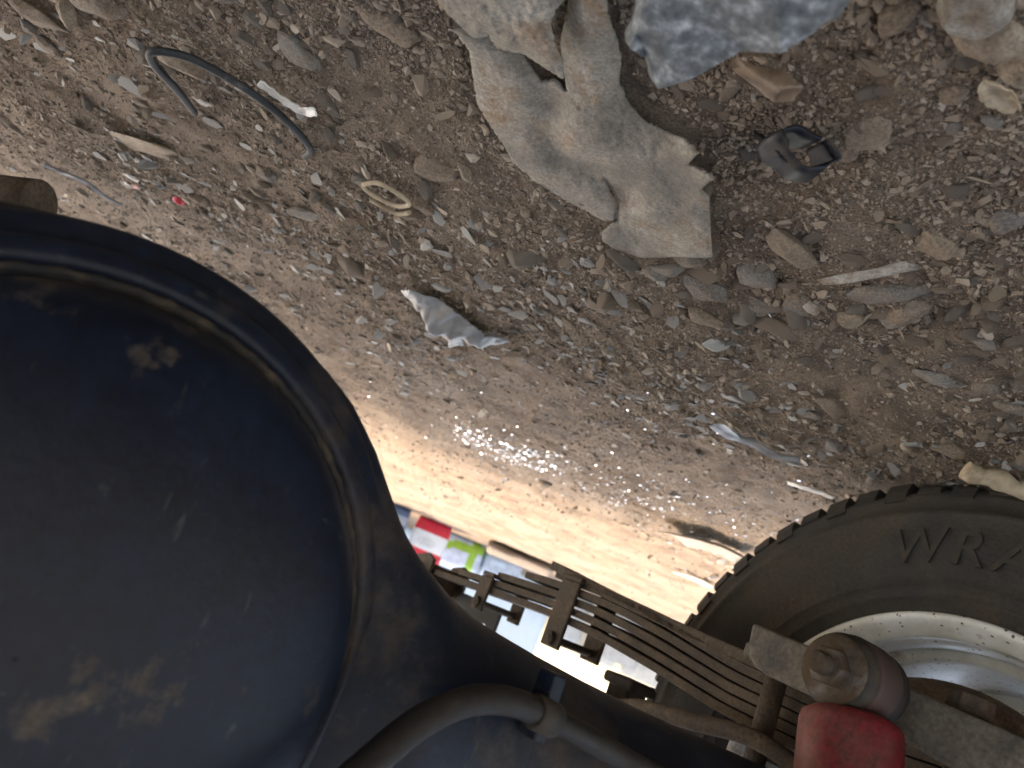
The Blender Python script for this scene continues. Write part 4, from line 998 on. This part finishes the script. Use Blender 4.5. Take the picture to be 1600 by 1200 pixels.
mb = MB(); rg = [(math.cos(2 * math.pi * k / 40), math.sin(2 * math.pi * k / 40)) for k in range(40)]
ov = [(c * .058, s * .029) for c, s in rg]; oi = [(c * .053, s * .025) for c, s in rg]
n_ = 40; vs = [(u, 0, v) for u, v in ov] + [(u, 0, v) for u, v in oi]; mb.add(vs, [(k, (k + 1) % n_, n_ + (k + 1) % n_, n_ + k) for k in range(n_)], False)
for (u0, u1, v0) in ((-.036, -.022, .008), (-.018, -.006, .008), (-.002, .012, .008), (.016, .034, .008), (-.026, -.010, -.012), (-.006, .006, -.012), (.010, .026, -.012)):
    mb.add([(u0, 0, v0 - .006), (u1, 0, v0 - .006), (u1, 0, v0 + .006), (u0, 0, v0 + .006)], [(0, 1, 2, 3)], False)
lo = mb.obj('oval_print', M_grey, bag, loc=(.01, -.069, .155))
g0 = gp(634, 796, 0)
M_nav, M_yel = simple('print_navy', (.07, .10, .17), .45), simple('print_yellow', (.75, .55, .04), .45)
bag = pillow('packet', .22, .14, .33, [M_nav, M_yel, simple('print_slate', (.22, .26, .33), .4)], None, (g0.x + .06, g0.y - .10, gh(g0.x, g0.y)), -.1, 8, lambda u, v: 1 if .02 < u * 0 + math.hypot(u * 1.2 + .18, v - .45) - .10 < .10 else (2 if v > .62 or .2 < v < .3 else 0))
tag(bag, 'dark blue packet with a round yellow mark beside the axle edge', 'packet', 'goods laid out beyond the truck')
g0 = gp(745, 850, 0)
M_ice, M_grn = simple('print_pale_blue', (.38, .44, .52), .3), simple('print_green', (.20, .36, .04), .4)
bag = pillow('packet', .34, .20, .24, [M_ice, M_grn], None, (g0.x + .10, g0.y - .1, gh(g0.x, g0.y)), .15, 14, lambda u, v: 1 if abs(v - .20 - (u + .5) * .2) < .13 or abs(u + .32) < .07 else 0)
tag(bag, 'slumped pale blue packet with a bright green band', 'packet', 'goods laid out beyond the truck')
bag = pillow('plastic_bag', .30, .20, .22, [M_ice], None, (g0.x - .22, g0.y + .05, gh(g0.x, g0.y)), -.2, 25)
tag(bag, 'crumpled pale blue plastic bag at the end of the packets', 'plastic bag', 'goods laid out beyond the truck')
g0 = gp(800, 868, 0)
cl = pillow('cloth_heap', .42, .34, .07, [simple('cloth_mauve', (.15, .112, .085), .9)], None, (g0.x, g0.y - .6, 0), .1, 33)
tag(cl, 'low heap of mauve brown cloth in front of the packets', 'cloth')
# sacks and white tarpaulin further away
for i, (x_, Yd, w, h, c, nm) in enumerate(((940, 7.2, .34, .50, (.55, .50, .43), 'cream'), (908, 7.5, .30, .46, (.50, .50, .48), 'grey'), (975, 7.0, .30, .44, (.40, .37, .34), 'brown-grey'), (1010, 7.3, .36, .52, (.58, .53, .46), 'pale tan'), (1060, 7.4, .40, .50, (.50, .46, .40), 'dull beige'))):
    q = at_d(x_, 900 + .41 * (x_ - 700), Yd)
    o = pillow('sack', w, .26, h, [simple('sackcloth', c, .85)], None, (q.x, Yd, 0), .2 * i, 40 + i); tag(o, 'full %s sack standing far behind the leaf spring' % nm, 'sack', 'sacks behind the truck')
mb = MB(); n1, n2 = 26, 10; vs = []
for i in range(n1):
    u = i / (n1 - 1); X_ = -1.25 + 1.75 * u
    top = .74 - .10 * math.sin(math.pi * u) + .20 * max(0, u - .45)
    for k in range(n2):
        v = k / (n2 - 1); vs.append((X_, 7.9 - .12 * (1 - v) + .03 * math.sin(u * 23 + v * 2), v * top))
fs = [(i * n2 + k, (i + 1) * n2 + k, (i + 1) * n2 + k + 1, i * n2 + k + 1) for i in range(n1 - 1) for k in range(n2 - 1)]
mb.add(vs, fs)
topv = [vs[i * n2 + n2 - 1] for i in range(n1)]; back = [(x_, y_ + .9, z_ - .02) for x_, y_, z_ in topv]; mb.add(topv + back, [(i, i + 1, n1 + i + 1, n1 + i) for i in range(n1 - 1)])
o = mb.obj('tarpaulin', simple('white_tarpaulin', (.62, .68, .72), .5, 0, .03)); so = o.modifiers.new('thickness', 'SOLIDIFY'); so.thickness = .004
tag(o, 'white tarpaulin draped over a low stall behind the leaf spring', 'tarpaulin')
mb = MB(); mb.box((-.95, 8.95, 0), (7.0, 9.3, 2.6)); wl = mb.obj('wall', mat('mud_plaster', [(.35, (.24, .17, .115, 1)), (.6, (.36, .27, .19, 1))], scale=3, rough=(.85, 1), bump=.5, bscale=20, bdist=.02)); tag(wl, 'tan plastered wall far behind the goods', 'wall')

# roof added out of view to shade the sacks, tarpaulin and wall
M_tin = mat('shade_roof_tin', [(.35, (.22, .20, .18, 1)), (.6, (.34, .32, .30, 1))], scale=4, rough=(.4, .7), metallic=.3, bump=.2, bscale=30, dust=(.20, .12, .07, 1), dust_scale=3)
stall = empty('added_shade_roof', (0, 6.5, 0)); tag(stall, 'added tin roof on wooden posts, out of view, shading the far goods', 'roof')
mb = MB(); nw = 120; vs = []
for i in range(nw + 1):
    X_ = -3.6 + 9.8 * i / nw
    for yy, zz in ((0.0, 2.35), (2.35, 2.62)): vs.append((X_, yy, zz + .018 * math.sin(i * math.pi / 2)))
mb.add(vs, [(2 * i, 2 * i + 1, 2 * i + 3, 2 * i + 2) for i in range(nw)]); o = mb.obj('shade_roof_sheet', M_tin, stall); so = o.modifiers.new('thickness', 'SOLIDIFY'); so.thickness = .004
for xx in (-3.4, 2.2, 6.0):
    for yy, zz in ((.12, 2.33), (2.25, 2.58)):
        if yy > 1 and xx > -1: continue
        mb = MB(); mb.tube([(xx, yy, -.02), (xx + .01, yy, zz * .5), (xx, yy, zz)], .045, 12); mb.obj('post', M_stick, stall)

for o in (stall, wl, rock): o['kind'] = 'thing'
